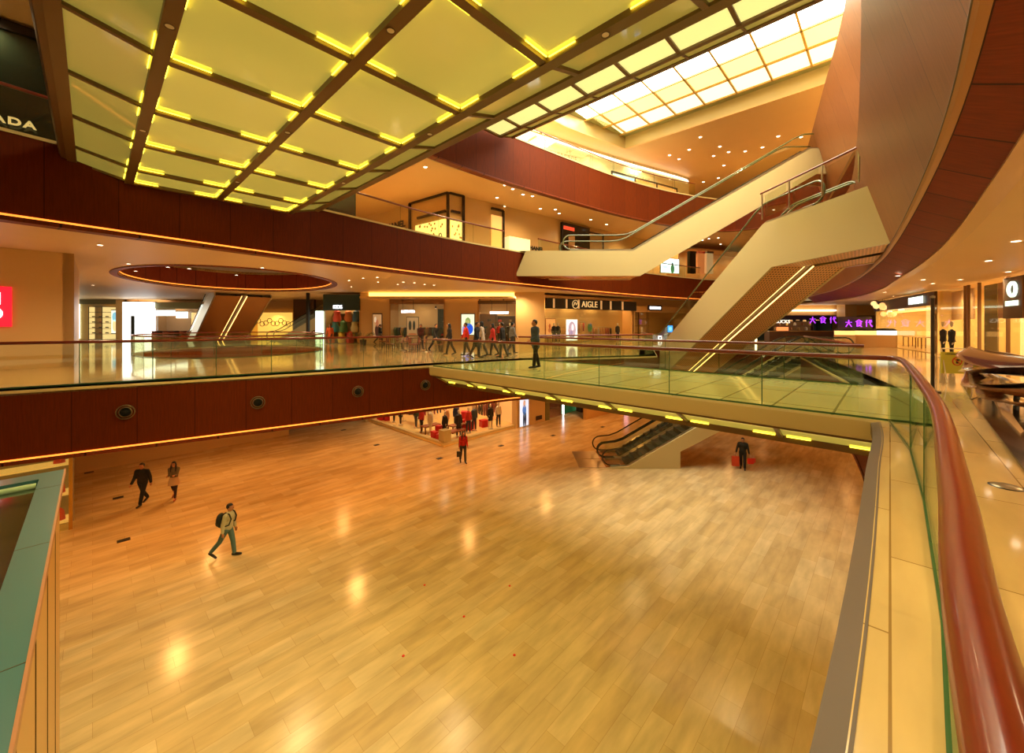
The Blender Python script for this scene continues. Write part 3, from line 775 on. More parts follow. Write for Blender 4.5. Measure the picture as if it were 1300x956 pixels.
# --- clothes and mannequins
def limb(mb, pts, rs, n=8): mb.tube(pts, rs, n)
M['mskin'] = mat('mannequin_cream', (226, 206, 170), 0.4)
def mannequin(loc, rz, top, legs, label, h=1.78, long_=False, group=None, hat=None, bare=False):
    o = empty('mannequin', loc, rz, label, 'mannequin', group); k = h/1.78
    def S_(pts): return [(x*k, y*k, z*k) for x, y, z in pts]
    mb = MB(); mb.lathe([(0.001, 0), (0.17, 0), (0.17, .012), (0.001, .012)], n=16)
    mb.build('stand_base', M['steel'], o)
    mb = MB(); mb.lathe([(0.001, 1.52), (.05, 1.53), (.055, 1.58), (.075, 1.63), (.08, 1.69), (.06, 1.76), (.001, 1.78)], n=12, sx=k, sy=k*1.0)
    for sg in (-1, 1):
        limb(mb, S_([(0, sg*.25, .86), (.03, sg*.25, .80), (.05, sg*.24, .74)]), [.03*k, .035*k, .015*k])
        limb(mb, S_([(sg*.05, sg*.1, .1), (sg*.06+.02, sg*.1, .05), (sg*.05+.12, sg*.1, .03)]), [.035*k, .045*k, .03*k])
    mb.build('figure', M['mskin'], o, smooth=True)
    mb = MB()
    mb.lathe([(.06, 1.54), (.09, 1.50), (.19, 1.44), (.2, 1.30), (.165, 1.12), (.18, .98), (.20, .90 if not long_ else .62), (.18, .89 if not long_ else .60)], n=16, sx=.72*k, sy=k*1.0, c=(0, 0, 0))
    mb.v = [(x, y, z*k if i >= 0 else z) for i, (x, y, z) in enumerate(mb.v)]
    for sg in (-1, 1):
        limb(mb, S_([(0, sg*.17, 1.42), (-.01, sg*.24, 1.18), (.01, sg*.255, 1.02), (.02, sg*.25, .86)]), [.07*k, .055*k, .05*k, .042*k])
    mb.build('coat' if long_ else 'top', top, o, smooth=True)
    mb = MB()
    for sg in (-1, 1):
        limb(mb, S_([(0, sg*.09, .98), (sg*.03, sg*.1, .55), (sg*.05, sg*.1, .10)]), [.10*k, .07*k, .05*k])
    mb.build('trousers', legs, o, smooth=True)
    return o
def garment(mat_, loc, rz, label, group, length=0.8):
    """one garment on a hanger, seen flat along its local x"""
    o = empty('hanging_garment', loc, rz, label, 'clothes', group)
    L = length
    out = [(-.09, 0), (-.21, -.05), (-.27, -.30), (-.26, -.52), (-.19, -.53), (-.18, -.2), (-.2, -L), (.2, -L), (.18, -.2), (.19, -.53), (.26, -.52), (.27, -.30), (.21, -.05), (.09, 0), (.03, -.03), (-.03, -.03)]
    mb = MB()
    a = [(x, -.035, z) for x, z in out]; b = [(x, .035, z) for x, z in out]
    mb.poly(a); mb.poly(list(reversed(b)))
    for i in range(len(out)): j = (i+1) % len(out); mb.quad(a[i], b[i], b[j], a[j])
    mb.build('cloth', mat_, o)
    MB().tube([(-.16, 0, -.03), (0, 0, .03), (.16, 0, -.03)], .008, 6).tube([(0, 0, .03), (0, 0, .08), (.025, 0, .11), (.02, 0, .13)], .005, 5).build('hanger', M['steel'], o)
    return o
PAL = [(30, 26, 24), (52, 40, 30), (120, 30, 24), (196, 44, 32), (226, 206, 170), (60, 70, 80), (150, 110, 60), (88, 92, 60), (210, 150, 90), (40, 46, 60), (200, 180, 150), (170, 84, 60)]
CN = ['black', 'dark brown', 'maroon', 'red', 'cream', 'slate blue', 'tan', 'olive green', 'peach', 'navy', 'beige', 'rust']
def rack(loc, rz, w, n, where, group, seed=0, z=1.5, pal=None, edge_on=True):
    r = random.Random(seed)
    o = empty('clothes_rack', loc, rz, 'steel clothes rail '+where, 'clothes rack')
    MB().tube([(-w/2, 0, z), (w/2, 0, z)], .018, 8).build('rail_bar', M['steel'], o)
    for sx in (-1, 1):
        MB().tube([(sx*w/2, 0, z), (sx*w/2, 0, .02)], .018, 8).build('upright', M['steel'], o)
        MB().box((sx*w/2, 0, .015), (.05, .5, .03)).build('foot', M['steel'], o)
    for i in range(n):
        c = r.randrange(len(PAL)) if not pal else r.choice(pal)
        x = -w/2+w*(i+.7)/(n+.4)
        R = Matrix.Rotation(rz, 3, 'Z') @ Vector((x, 0, z-.11))
        garment(cm(PAL[c]), Vector(loc)+R, rz+(math.pi/2-.5 if edge_on else r.uniform(-.2, .2)), CN[c]+' garment hanging '+where, group, length=r.uniform(.65, .95))
def shelf_unit(loc, rz, w, h, rows, label, m, lit=None):
    o = empty('display_shelf', loc, rz, label, 'shelf')
    MB().box((0, .2, h/2), (w, .04, h)).build('back_panel', lit or m, o)
    for sx in (-1, 1): MB().box((sx*w/2, 0, h/2), (.05, .4, h)).build('side_panel', m, o)
    for i in range(rows+1): MB().box((0, 0, .03+(h-.06)*i/rows), (w, .4, .04)).build('shelf_board', m, o)
    return o
def handbag(loc, rz, c, label, group, s=1.0):
    o = empty('handbag', loc, rz, label, 'bag', group)
    MB().prism([(-.14*s, -.06*s), (.14*s, -.06*s), (.14*s, .06*s), (-.14*s, .06*s)], 0, .2*s).build('bag_body', cm(c), o)
    MB().tube([(-.07*s, 0, .19*s), (-.06*s, 0, .29*s), (.06*s, 0, .29*s), (.07*s, 0, .19*s)], .008*s, 6).build('handle', cm((60, 40, 24)), o)
    return o
def poster(row, px0, px1, py0, py1, frame, blobs, label, es=0.9, bgc=(220, 200, 150), back=.02, name='poster', cat='poster', th=.05):
    pm = (px0+px1)/2; c = row.pt(pm, back); z1, z0 = row.zz(pm, py0), row.zz(pm, py1)
    w = (row.pt(px1)-row.pt(px0)).length; h = z1-z0
    o = empty(name, (c.x, c.y, z0), row.h, label, cat)
    MB().box((0, 0, h/2), (w, th, h)).build('frame', cm(frame), o)
    MB().box((0, -th/2-.012, h/2), (w*.9, .02, h*.93)).build('picture', cm(bgc, .4, es), o)
    for (x, z, sx, sz, col) in blobs:           # printed shapes
        mb = MB(); n = 14
        mb.poly([(w*(x+sx*math.cos(2*math.pi*k/n)), -th/2-.026, h*(z+sz*math.sin(2*math.pi*k/n))) for k in range(n)])
        mb.build('printed_shape', cm(col, .4, es*.8 if es else 0), o)
    return o
def lightbox(row, px0, px1, py0, py1, col, es, label, back=-.1, th=.25):
    o = row.box('lit_panel', px0, px1, py0, py1, cm(col, .4, es), back, th)
    r = empty('lightbox', (o.location.x, o.location.y, row.z), row.h, label, 'lightbox'); own(o, r)
    f = row.box('frame', px0, px1, py0-1, py0, cm((120, 120, 100)), back, th+.05); own(f, r)
    return r

# ---------------- gallery level, far row
RA = Row((-15.2, 34), (2.7, 34), 0)
WA = M['creamwall']
def shop(row, px0, px1, ytop, label, inner, es, floorc=(170, 130, 80), depth=2.4, header=None, hy=None, glass=True, lamp=None, pier=None):
    pm = (px0+px1)/2; c = row.pt(pm); o = empty('shop_unit', (c.x, c.y, row.z), row.h, label, 'shop')
    w = (row.pt(px1)-row.pt(px0)).length; zt = row.zz(pm, ytop)-row.z
    MB().box((0, depth, zt/2), (w, .08, zt)).build('back_wall', cm(inner, .6, es), o)  # wall given its own glow to imitate a lit interior
    for sx in (-1, 1): MB().box((sx*w/2, depth/2, zt/2), (.1, depth, zt)).build('side_wall', pier or cm(inner, .6), o)
    MB().box((0, depth/2, zt), (w, depth, .08)).build('shop_ceiling', cm((200, 160, 110)), o)
    MB().box((0, depth/2, .015), (w, depth, .03)).build('shop_floor', cm(floorc, .2), o)
    if header:
        zh = row.zz(pm, hy)-row.z
        MB().box((0, 0, (zt+zh)/2), (w, .25, zt-zh)).build('header', header, o)
    if glass: MB().box((0, -.02, (zt)/2), (w-.1, .02, zt)).build('window_glass', M['shopglass'], o)
    k = lamp if lamp is not None else 1.0
    if k:
        n = max(1, int(w/2.5))
        for i in range(n):
            p = row.pt(px0+(px1-px0)*(i+.5)/n, depth*.45)
            l = spot('lamp_shop', (p.x, p.y, row.z+zt-.1), 150*k, CREAM, 160, 1.0, r=.12)
    return o
def on(row, px, back): p = row.pt(px, back); return (p.x, p.y, row.z+.035)
def sign(row, px0, px1, py, h, body, m, label, back=-.15, n=7, seed=1, plate_=None, name='shop_sign', rods=0):
    pm = (px0+px1)/2; c = row.pt(pm, back); w = (row.pt(px1)-row.pt(px0)).length
    o = empty(name, (c.x, c.y, row.zz(pm, py)), row.h, label, 'sign')
    if plate_: MB().box((0, .05, 0), (w*1.25, .05, h*2.0)).build('backing_plate', plate_, o)
    if rods:
        for sx in (-1, 1): MB().box((sx*w*.4, 0, rods/2), (.03, .03, rods)).build('hanger_rod', M['dark'], o)
    if body:
        t = text('lettering', body, m, o, h*1.35, M=UPR, extrude=.02); bw = t.dimensions.x
        me = t.data; xs = [v.co.x for v in me.vertices]; k = w/(max(xs)-min(xs)); me.transform(Matrix.Diagonal((k, 1, 1, 1)))
    else: glyphs('lettering', o, w, n, m, seed, h)
    return o
SW = emit('white_sign_light', (250, 250, 255), 3.0); SG = mat('pale_gold_letters', (226, 196, 130), .3, emis=(226, 196, 130), es=.6)

s1 = shop(RA, 411, 457, 374, 'childrens shop with dark teal header and colourful window at the far row', (190, 150, 90), .25, header=cm((34, 60, 60)), hy=394)
sign(RA, 424, 435, 390, .32, 'KIDS', SW, 'white glowing KIDS sign on the teal childrens shop')
lightbox(RA, 403, 411, 395, 438, (225, 255, 240), 2.2, 'tall white lightbox pillar beside the childrens shop', th=.5)
toy = [(230, 110, 40), (30, 120, 130), (220, 60, 40), (240, 190, 60), (60, 120, 60), (240, 130, 60), (200, 60, 50), (240, 220, 160), (40, 90, 120), (230, 150, 70)]
for i, c in enumerate(toy):
    p = RA.pt(415+i*4.2, .7+.3*(i % 2)); zz = [.04, 1.0, 1.9][i % 3]
    b = MB(); b.lathe([(.001, 0), (.3, .02), (.36, .35), (.25, .7), (.3, .85), (.12, 1.02), (.001, 1.05)], n=10)
    q = b.build('plush_toy', cm(c), None, smooth=True); q.location = (p.x, p.y, zz); tag(q, ['orange', 'teal', 'red', 'yellow', 'green', 'pale orange', 'scarlet', 'cream', 'blue', 'amber'][i]+' plush figure in the childrens shop window', 'toy', 'plush toys in the childrens shop window')
sh = shelf_unit(on(RA, 434, 1.3), 0, 2.6, 2.6, 3, 'wooden toy shelving at the back of the childrens shop', cm((170, 120, 70)))
# cream pier with picture
RA.box('wall_pier_gallery', 457, 495, 0, 0, WA, back=.3, th=.5, zr=(4.4, 0))['kind'] = 'structure'
RA.box('wall_pier_gallery', 564, 607, 0, 0, WA, back=.3, th=.5, zr=(4.4, 0))['kind'] = 'structure'
RA.box('wall_pier_gallery', 655, 691, 0, 0, WA, back=.1, th=.9, zr=(4.4, 0))['kind'] = 'structure'
RA.box('trim_canopy', 464, 655, 0, 0, cm((226, 186, 120)), back=-.7, th=1.3, zr=(3.98, 3.82))['kind'] = 'structure'
RA.box('trim_cove_light', 470, 653, 0, 0, M['covey'], back=-.2, th=.3, zr=(4.36, 3.98))['kind'] = 'structure'
poster(RA, 473, 485, 398, 429, (50, 34, 22), [(0, .6, .16, .16, (190, 120, 80)), (0, .3, .25, .25, (70, 40, 30)), (-.2, .75, .12, .12, (240, 220, 190))], 'framed fashion picture on the cream pier left of the dark shop', .5, (190, 150, 100), name='picture', cat='picture')
s2 = shop(RA, 495, 564, 377, 'fashion shop with track lights and beige interior on the far row', (186, 140, 84), .22, header=cm((150, 104, 60)), hy=386)
sign(RA, 510, 527, 395.5, .22, None, SW, 'small white glowing shop name hung inside the track-lit shop', n=9, seed=3, rods=1.2)
s3 = shop(RA, 607, 655, 382, 'accessories shop with gold shelf line on the far row', (190, 140, 80), .25, header=cm((110, 80, 50)), hy=386)
sign(RA, 622, 646, 397, .2, None, SW, 'white glowing shop name over the accessories shop', n=12, seed=5, rods=1.0)
poster(RA, 585, 603, 398, 426, (60, 50, 36), [(0, .62, .2, .2, (120, 150, 90)), (.05, .3, .33, .26, (20, 80, 210)), (-.02, .62, .12, .1, (200, 160, 110)), (-.28, .25, .14, .2, (150, 140, 190))], 'lit poster of a figure in blue between two far shops', 1.0, (210, 220, 190))
poster(RA, 514, 530, 402, 427, (50, 26, 14), [(-.2, .55, .12, .25, (40, 34, 30)), (.12, .55, .1, .25, (40, 34, 30)), (0, .1, .35, .06, (200, 120, 70))], 'dark framed display of two black garments in the track-lit shop', .3, (200, 160, 110), back=.5, name='picture', cat='picture')
for px, py in ((541, 381), (552, 383), (551, 391), (505, 382)):
    p = RA.pt(px, .8); tr = empty('track_spotlight', (p.x, p.y, RA.zz(px, py)), 0, 'small white spotlight on the ceiling track of the far fashion shop', 'spotlight', 'track spotlights in the far fashion shop')
    MB().lathe([(.02, .22), (.06, .18), (.08, 0)], n=10).build('lamp_body', M['dark'], tr, smooth=True); MB().lathe([(.001, -.01), (.08, -.01)], n=10).build('bulb', M['downl'], tr)
for px, py in ((608, 382), (616, 384), (622, 383), (632, 384), (639, 382)):
    p = RA.pt(px, .8); tr = empty('track_spotlight', (p.x, p.y, RA.zz(px, py)), 0, 'small spotlight on the ceiling track of the far accessories shop', 'spotlight', 'track spotlights in the accessories shop')
    MB().lathe([(.02, .22), (.06, .18), (.08, 0)], n=10).build('lamp_body', M['dark'], tr, smooth=True); MB().lathe([(.001, -.01), (.08, -.01)], n=10).build('bulb', M['downl'], tr)
rack(on(RA, 503, 1.0), 0, 1.5, 5, 'at the left end of the track-lit shop', 'garments at the left of the track-lit shop', 11)
rack(on(RA, 545, 1.3), 0, 1.8, 6, 'inside the track-lit shop', 'garments inside the track-lit shop', 12)
shelf_unit(on(RA, 562, 1.0), 0, 1.1, 3.0, 5, 'dark shelving with round hats at the right end of the track-lit shop', cm((70, 40, 24)))
for i, (px, z) in enumerate(((559, .7), (565, .7), (559, 1.3), (565, 1.3), (562, 1.9), (566, 2.4))):
    p = RA.pt(px, 1.0); q = MB().lathe([(.001, .16), (.09, .14), (.11, .03), (.2, .01), (.2, 0), (.001, 0)], n=14).build('hat', cm([(200, 60, 50), (226, 200, 150), (40, 30, 26)][i % 3]), None, smooth=True)
    q.location = (p.x, p.y-.05, z); tag(q, ['red', 'cream', 'black'][i % 3]+' brimmed hat on the dark shelving at height %s of the track-lit shop' % ['lowest', 'lowest', 'second', 'second', 'third', 'top'][i] if False else ['red brimmed hat low', 'cream brimmed hat low', 'black brimmed hat halfway up', 'red brimmed hat halfway up', 'cream brimmed hat high', 'black brimmed hat topmost'][i]+' on the dark shelving of the track-lit shop', 'hat', 'hats on the dark shelving')
shelf_unit(on(RA, 617, 1.2), 0, 1.8, 2.6, 4, 'gold edged shelving at the left of the accessories shop', cm((170, 120, 60)))
shelf_unit(on(RA, 642, 1.4), 0, 1.8, 2.4, 4, 'brown shelving at the right of the accessories shop', cm((110, 70, 40)))
for i in range(9):
    px = 611+i*4.6; p = RA.pt(px, 1.1 if px < 628 else 1.3)
    handbag((p.x, p.y-.02, [.67, 1.30, 1.92][i % 3]), .1*i, PAL[(i*5+2) % 12], CN[(i*5+2) % 12]+' handbag on the %s shelves of the accessories shop' % ('gold edged' if px < 628 else 'brown'), 'handbags in the accessories shop')
for i, (px, c) in enumerate(((612, 0), (634, 3), (647, 1))):
    mannequin(on(RA, px, .45), -math.pi/2, cm(PAL[c]), cm((36, 30, 28)), ['black topped', 'red topped', 'brown topped'][i]+' mannequin in the window of the accessories shop')
# ---------------- row B : black header shop
RB = Row((2.7, 34), (22, 46.3), 0)
s4 = shop(RB, 692, 806, 378, 'clothes shop with long black header and bright orange interior', (236, 170, 90), .55, header=None, lamp=1.3)
RB.box('header_panel', 692, 806, 0, 0, cm((30, 22, 16)), back=-.1, th=.2, zr=(3.95, 3.05), parent=s4)
for i, px in enumerate((701, 717, 732.5, 761, 773, 788)):
    own(RB.box('header_lamp_glow', px-1, px+1, 0, 0, cm((200, 160, 100), .4, .5), back=-.24, th=.04, zr=(3.9, 3.1)), s4)
sgn = sign(RB, 736, 756, 387, .58, 'AIGLE', SG, 'pale gold AIGLE lettering on the black header', back=-.28)
c_ = RB.pt(728, -.28); ro = empty('round_emblem', (c_.x, c_.y, RB.zz(728, 386.5)), RB.h, 'round gold emblem left of the AIGLE lettering', 'emblem')
t_ = MB().tube([(.36*math.cos(a*math.pi/10), 0, .36*math.sin(a*math.pi/10)) for a in range(20)], .03, 6, closed=True).tube([(-.2, 0, -.1), (-.05, 0, .2), (.1, 0, -.05), (.22, 0, .15)], .035, 6).build('emblem_ring', SG, ro)
poster(RB, 721, 736, 405, 433, (250, 250, 240), [(0, .5, .34, .4, (150, 130, 150)), (.05, .62, .12, .16, (220, 200, 200)), (-.1, .35, .16, .14, (90, 80, 120))], 'white framed lit portrait standing in the AIGLE shop window', 1.6, (235, 235, 240), back=.3)
poster(RB, 703, 716, 404, 430, (170, 90, 40), [(-.1, .62, .1, .12, (200, 90, 40)), (-.1, .4, .16, .12, (210, 120, 60))], 'thin framed orange picture at the left of the AIGLE shop', .5, (240, 170, 90), back=1.2, name='picture', cat='picture')
rack(on(RB, 744, 1.2), RB.h, 2.0, 7, 'on the orange wall of the AIGLE shop', 'garments on the orange wall of the AIGLE shop', 21, z=1.9, pal=[3, 8, 2, 11])
rack(on(RB, 775, 1.3), RB.h, 3.2, 9, 'at the right of the AIGLE shop', 'garments at the right of the AIGLE shop', 22, z=1.4, pal=[8, 6, 10, 0, 11])
garment(cm((30, 130, 50)), (*RB.pt(757.5, .9), 1.75), RB.h, 'bright green jacket hanging in the AIGLE shop', None, .75)
for px, c in ((708, 0), (713, 0), (789, 1)):
    mannequin(on(RB, px, .5), RB.h-math.pi/2, cm(PAL[c]), cm((36, 30, 28)), 'mannequin in dark clothes near x %s of the AIGLE window' % {708: 'the left end', 713: 'the framed picture', 789: 'the right end'}[px] if False else {708: 'black clad mannequin at the left end of the AIGLE window', 713: 'black clad mannequin before the thin framed picture', 789: 'brown clad mannequin at the right end of the AIGLE window'}[px])
own(RB.box('shop_cove', 728, 800, 0, 0, cm((255, 240, 180), .4, 2.5), back=1.8, th=.2, zr=(2.65, 2.5)), s4)
s5 = shop(RB, 808, 880, 390, 'jewellery shop with glass cases beside the AIGLE shop', (180, 140, 84), .3, header=cm((206, 160, 100)), hy=397)
sign(RB, 822, 836, 391, .26, None, SW, 'white glowing name on a dark plate over the jewellery shop', n=8, seed=8, plate_=cm((50, 30, 20)), back=-.3)
for i, px in enumerate((816, 826, 838)):
    shelf_unit(on(RB, px, 1.2), RB.h, 1.3, 3.0, 4, ['left glass shelving of the jewellery shop', 'middle lit shelving of the jewellery shop', 'right shelving of the jewellery shop beside the blue screen'][i], cm((120, 90, 50)), cm((226, 200, 130), .4, .7))
poster(RB, 846, 853, 413, 422, (20, 20, 24), [(0, .5, .3, .3, (120, 200, 250))], 'small glowing blue screen in the jewellery shop', 1.6, (60, 150, 230), back=-.1, name='screen', cat='screen')
poster(RB, 834, 839, 426, 432, (240, 240, 240), [(0, .5, .3, .3, (120, 120, 130))], 'small white lit notice by the jewellery cases', 1.3, (245, 245, 250), back=-.1, name='notice', cat='sign')
# ---------------- gallery far left
RF = Row((-43, 43), (-15.2, 43), 0)
shop(RF, 60, 160, 378, 'shoe shop with lit shelves at the far left', (200, 160, 100), .35, header=cm((120, 118, 90)), hy=386, depth=1.3)
lightbox(RF, 95, 101, 382, 430, (235, 255, 235), 2.4, 'narrow white lightbox at the left end of the shoe shop')
for i, px in enumerate((117, 134)):
    shelf_unit(on(RF, px, .5), .75, 1.25, 3.6, 6, ['left', 'right'][i]+' lit shoe shelf in the far shoe shop', cm((70, 56, 40)), cm((240, 210, 140), .4, .9))
    for k in range(8):
        p = RF.pt(px, .5); q = MB().box((0, 0, .06), (.26, .1, .12)).box((.1, 0, .03), (.2, .1, .06)).build('shoe', cm(PAL[(k*3+i) % 12]))
        q.location = (p.x-.18+.36*(k % 2), p.y-.18+.36*(k % 2), .72+.59*(k//2)); tag(q, CN[(k*3+i) % 12]+' shoe on the %s lit shelf of the far shoe shop' % ['left', 'right'][i], 'shoe', 'shoes on the lit shelves')
poster(RF, 141, 151, 393, 424, (60, 60, 60), [(0, .7, .35, .2, (120, 180, 200)), (0, .35, .3, .25, (230, 200, 140))], 'tall lit poster at the right of the shoe shop', 1.2, (240, 235, 210))
RF.box('wall_pier_gallery', 151, 160, 0, 0, WA, back=-.1, th=.5, zr=(4.4, 0))['kind'] = 'structure'
wb = lightbox(RF, 160, 197, 384, 431, (255, 255, 252), 2.6, 'large glowing white box with a dark slot doorway, far left', th=.6)
own(RF.box('dark_doorway', 171, 175.5, 401, 431, cm((20, 34, 40)), back=-.42, th=.06), wb)
shop(RF, 198, 268, 384, 'cosmetics shop with white light panels behind the oval railing', (150, 110, 80), .2, header=cm((150, 150, 110)), hy=392, depth=1.3)
lightbox(RF, 202, 225, 394, 401, (250, 252, 240), 2.0, 'long white light panel over the cosmetics shop', back=-.3, th=.1)
lightbox(RF, 227, 241, 396, 404, (250, 252, 240), 2.0, 'short white light panel right of the longer one', back=-.3, th=.1)
poster(RF, 242, 263, 396, 418, (90, 70, 60), [(-.15, .6, .16, .3, (240, 200, 150)), (.12, .6, .12, .25, (236, 190, 150)), (.05, .85, .16, .12, (80, 40, 24)), (-.1, .15, .35, .16, (200, 90, 130)), (.3, .3, .1, .3, (220, 160, 170))], 'wide beauty poster of a face and hand in the cosmetics shop', .9, (230, 190, 120))
for i in range(6):
    p = RF.pt(203+i*7, .3); q = MB().lathe([(.35, 0), (.35, .9), (.4, .92), (.4, 1.0), (.001, 1.0)], n=10).build('display_counter', cm([(120, 60, 50), (70, 44, 36), (150, 90, 70)][i % 3]))
    q.location = (p.x, p.y-.8, 0.005); tag(q, 'round display counter in front of the cosmetics shop', 'counter', 'round counters of the cosmetics shop')
# far gold lattice shop and dark pillar
shop(RF, 318, 372, 396, 'shop with a gold lattice wall behind the far escalators', (226, 180, 80), .9, depth=1.2, glass=False)
lat = MB()
for k in range(10):
    lat.tube([(-1.8+.4*k+.25*math.cos(a*.7), 0, 1.5+.25*math.sin(a*.7)+.2*math.sin(k*2)) for a in range(9)], .035, 5, closed=True)
q = lat.build('gold_lattice', cm((150, 100, 30))); q.location = (*RF.pt(346, -.2), 0.4); tag(q, 'gold loop lattice screen standing before the bright far shop', 'screen')
RF.box('wall_pier_gallery', 372, 398, 0, 0, cm((90, 60, 34)), back=.3, th=.5, zr=(4.4, 0))['kind'] = 'structure'
dp = RA.box('dark_pillar', 391, 394, 0, 0, cm((20, 14, 10)), back=-.2, th=.25, zr=(4.35, 0.01)); tag(dp, 'slender black pillar left of the white lightbox pillar', 'pillar')
# far escalators beyond the oval
e3 = escalator('pair of metal clad escalators with lit undersides beyond the oval opening', (-30.7, 41, 0), math.atan2(-.64, .77), 5.2, 4.4, .8, .2, 1.1, lanes=2, side='steel', under='bronze', slant=0, soffit_light=True, glass_end=(.3, .1))
e4 = escalator('distant escalator seen right of the metal clad pair', (-24.5, 42.2, 0), 0, 3.8, 1.6, 1.0, .5, 1.0, side='steel', under='bronze', slant=0, glass_end=(.3, .1))
# ---------------- gallery right side
RC = Row((23.5, 40), (44, 40), 0)
shop(RC, 958, 1056, 401, 'coffee shop with dark green interior behind the big escalator', (16, 34, 24), .03, header=cm((30, 22, 14)), hy=406, depth=2.0, glass=False, lamp=.25)
sign(RC, 968, 1000, 408.5, .34, 'STARBUCKS', mat('white_letters', (240, 236, 220), .4, emis=(240, 236, 220), es=1.2), 'white STARBUCKS lettering over the dark coffee shop', back=-.3)
RC.box('trim_cove_light', 955, 1054, 0, 0, M['cove'], back=-.6, th=.3, zr=(3.15, 3.0))['kind'] = 'structure'
RC.box('trim_bulkhead', 950, 1190, 0, 0, cm((226, 170, 96)), back=-.2, th=.5, zr=(3.6, 2.6))['kind'] = 'structure'
RC.box('wall_pier_gallery', 1055, 1069, 0, 0, WA, back=-1.2, th=1.0, zr=(3.6, 0))['kind'] = 'structure'
for i in range(7):
    px = 975+i*11.5; p = RC.pt(px, .6+.3*(i % 3)); pl = empty('pendant_lamp', (p.x, p.y, 2.1-.1*(i % 2)), 0, 'small glass pendant lamp hanging in the dark coffee shop', 'lamp', 'pendant lamps of the coffee shop')
    MB().lathe([(.02, .25), (.12, .15), (.16, 0)], n=12).build('lamp_shade', cm((200, 150, 90), .3, .8), pl, smooth=True); MB().tube([(0, 0, .25), (0, 0, .9)], .008, 5).build('cord', M['dark'], pl); MB().lathe([(.001, .04), (.06, .08), (.001, .14)], n=8).build('bulb', M['downl'], pl)
shelf_unit(on(RC, 1018, 1.4), 0, 4.2, 2.0, 4, 'back shelves with jars in the coffee shop', cm((60, 40, 24)), cm((110, 70, 30), .5, .3))
for i in range(10):
    p = RC.pt(995+i*5, 1.25); q = MB().lathe([(.001, 0), (.11, 0), (.12, .2), (.06, .28), (.06, .32), (.001, .32)], n=10).build('jar', cm([(200, 160, 90), (150, 90, 40), (230, 220, 190)][i % 3]), None, smooth=True)
    q.location = (p.x, p.y-.02, [1.10, 1.58][i % 2]); tag(q, ['amber', 'brown', 'white'][i % 3]+' jar on the %s back shelf of the coffee shop' % ['lower', 'upper'][i % 2], 'jar', 'jars in the coffee shop')
ctr = empty('coffee_counter', (*RC.pt(1005, -1.2), 0.004), 0, 'dark service counter of the coffee shop with warm menu lights', 'counter')
MB().box((0, 0, .5), (6.5, .8, 1.0)).build('counter_body', cm((96, 56, 28)), ctr); MB().box((0, 0, 1.03), (6.6, .9, .06)).build('counter_top', cm((190, 140, 80), .2), ctr); MB().box((-1.6, .2, 1.25), (1.1, .1, .35)).build('pastry_case', cm((255, 130, 70), .4, 1.2), ctr)
lightbox(RC, 1045, 1053, 421, 432, (240, 255, 250), 2.0, 'white lightbox left of the beige pier', back=-.5)
lightbox(RC, 1068, 1074, 421, 434, (220, 255, 235), 1.8, 'pale green lightbox right of the beige pier', back=-2.0)
lightbox(RC, 954, 956, 415, 438, (255, 240, 180), 3.0, 'thin upright light bar at the coffee shop entrance', back=-.6, th=.1)
nb_ = RC.box('notice_board', 970, 979, 420, 430, cm((220, 180, 120), .5, .4), back=-.5, th=.08); tag(nb_, 'beige menu board by the coffee shop entrance', 'board')
VIO = emit('violet_neon', (176, 60, 255), 1.4)
def neon(row, px0, px1, py, h, label, back):
    pm = (px0+px1)/2; c = row.pt(pm, back); w = (row.pt(px1)-row.pt(px0)).length
    o = empty('neon_sign', (c.x, c.y, row.zz(pm, py)), row.h, label, 'sign')
    chars = [   # strokes in a unit box
        [((-.45, .15), (.45, .15)), ((0, .5), (0, .1)), ((0, .1), (-.42, -.5)), ((0, .1), (.42, -.5))],
        [((0, .5), (-.48, .22)), ((0, .5), (.48, .22)), ((-.25, .2), (.25, .2)), ((-.28, .02), (.28, .02)), ((-.28, -.2), (.28, -.2)), ((-.28, .2), (-.28, -.45)), ((.28, .2), (.28, -.2)), ((-.28, -.45), (.1, -.35)), ((.0, -.2), (.42, -.5))],
        [((-.3, .5), (-.48, .1)), ((-.38, .25), (-.38, -.5)), ((-.15, .15), (.42, .2)), ((.05, .5), (.15, -.1)), ((.15, -.1), (.42, -.5)), ((.42, -.5), (.46, -.35)), ((.25, .48), (.36, .36))]]
    for i, ch in enumerate(chars):
        mb = MB(); cx = (i-1)*w/2.7
        for (a, b) in ch: mb.bar((cx+a[0]*h, 0, a[1]*h), (cx+b[0]*h, 0, b[1]*h), .07*h/.5*.6, .05)
        mb.build('character', VIO, o)
    return o
neon(RC, 1013, 1047, 406.5, .62, 'violet neon characters in front of the coffee shop, smaller of two such signs', -1.5)
RD = Row((27, 32), (38, 32), 0)
neon(RD, 1073, 1108, 410.5, .55, 'violet neon characters right of the beige pier, larger of two such signs', 0)
own(RD.box('sign_backing', 1068, 1112, 0, 0, cm((60, 40, 24)), back=.4, th=.1, zr=(2.3, 1.2)), bpy.data.objects['neon_sign.001'])
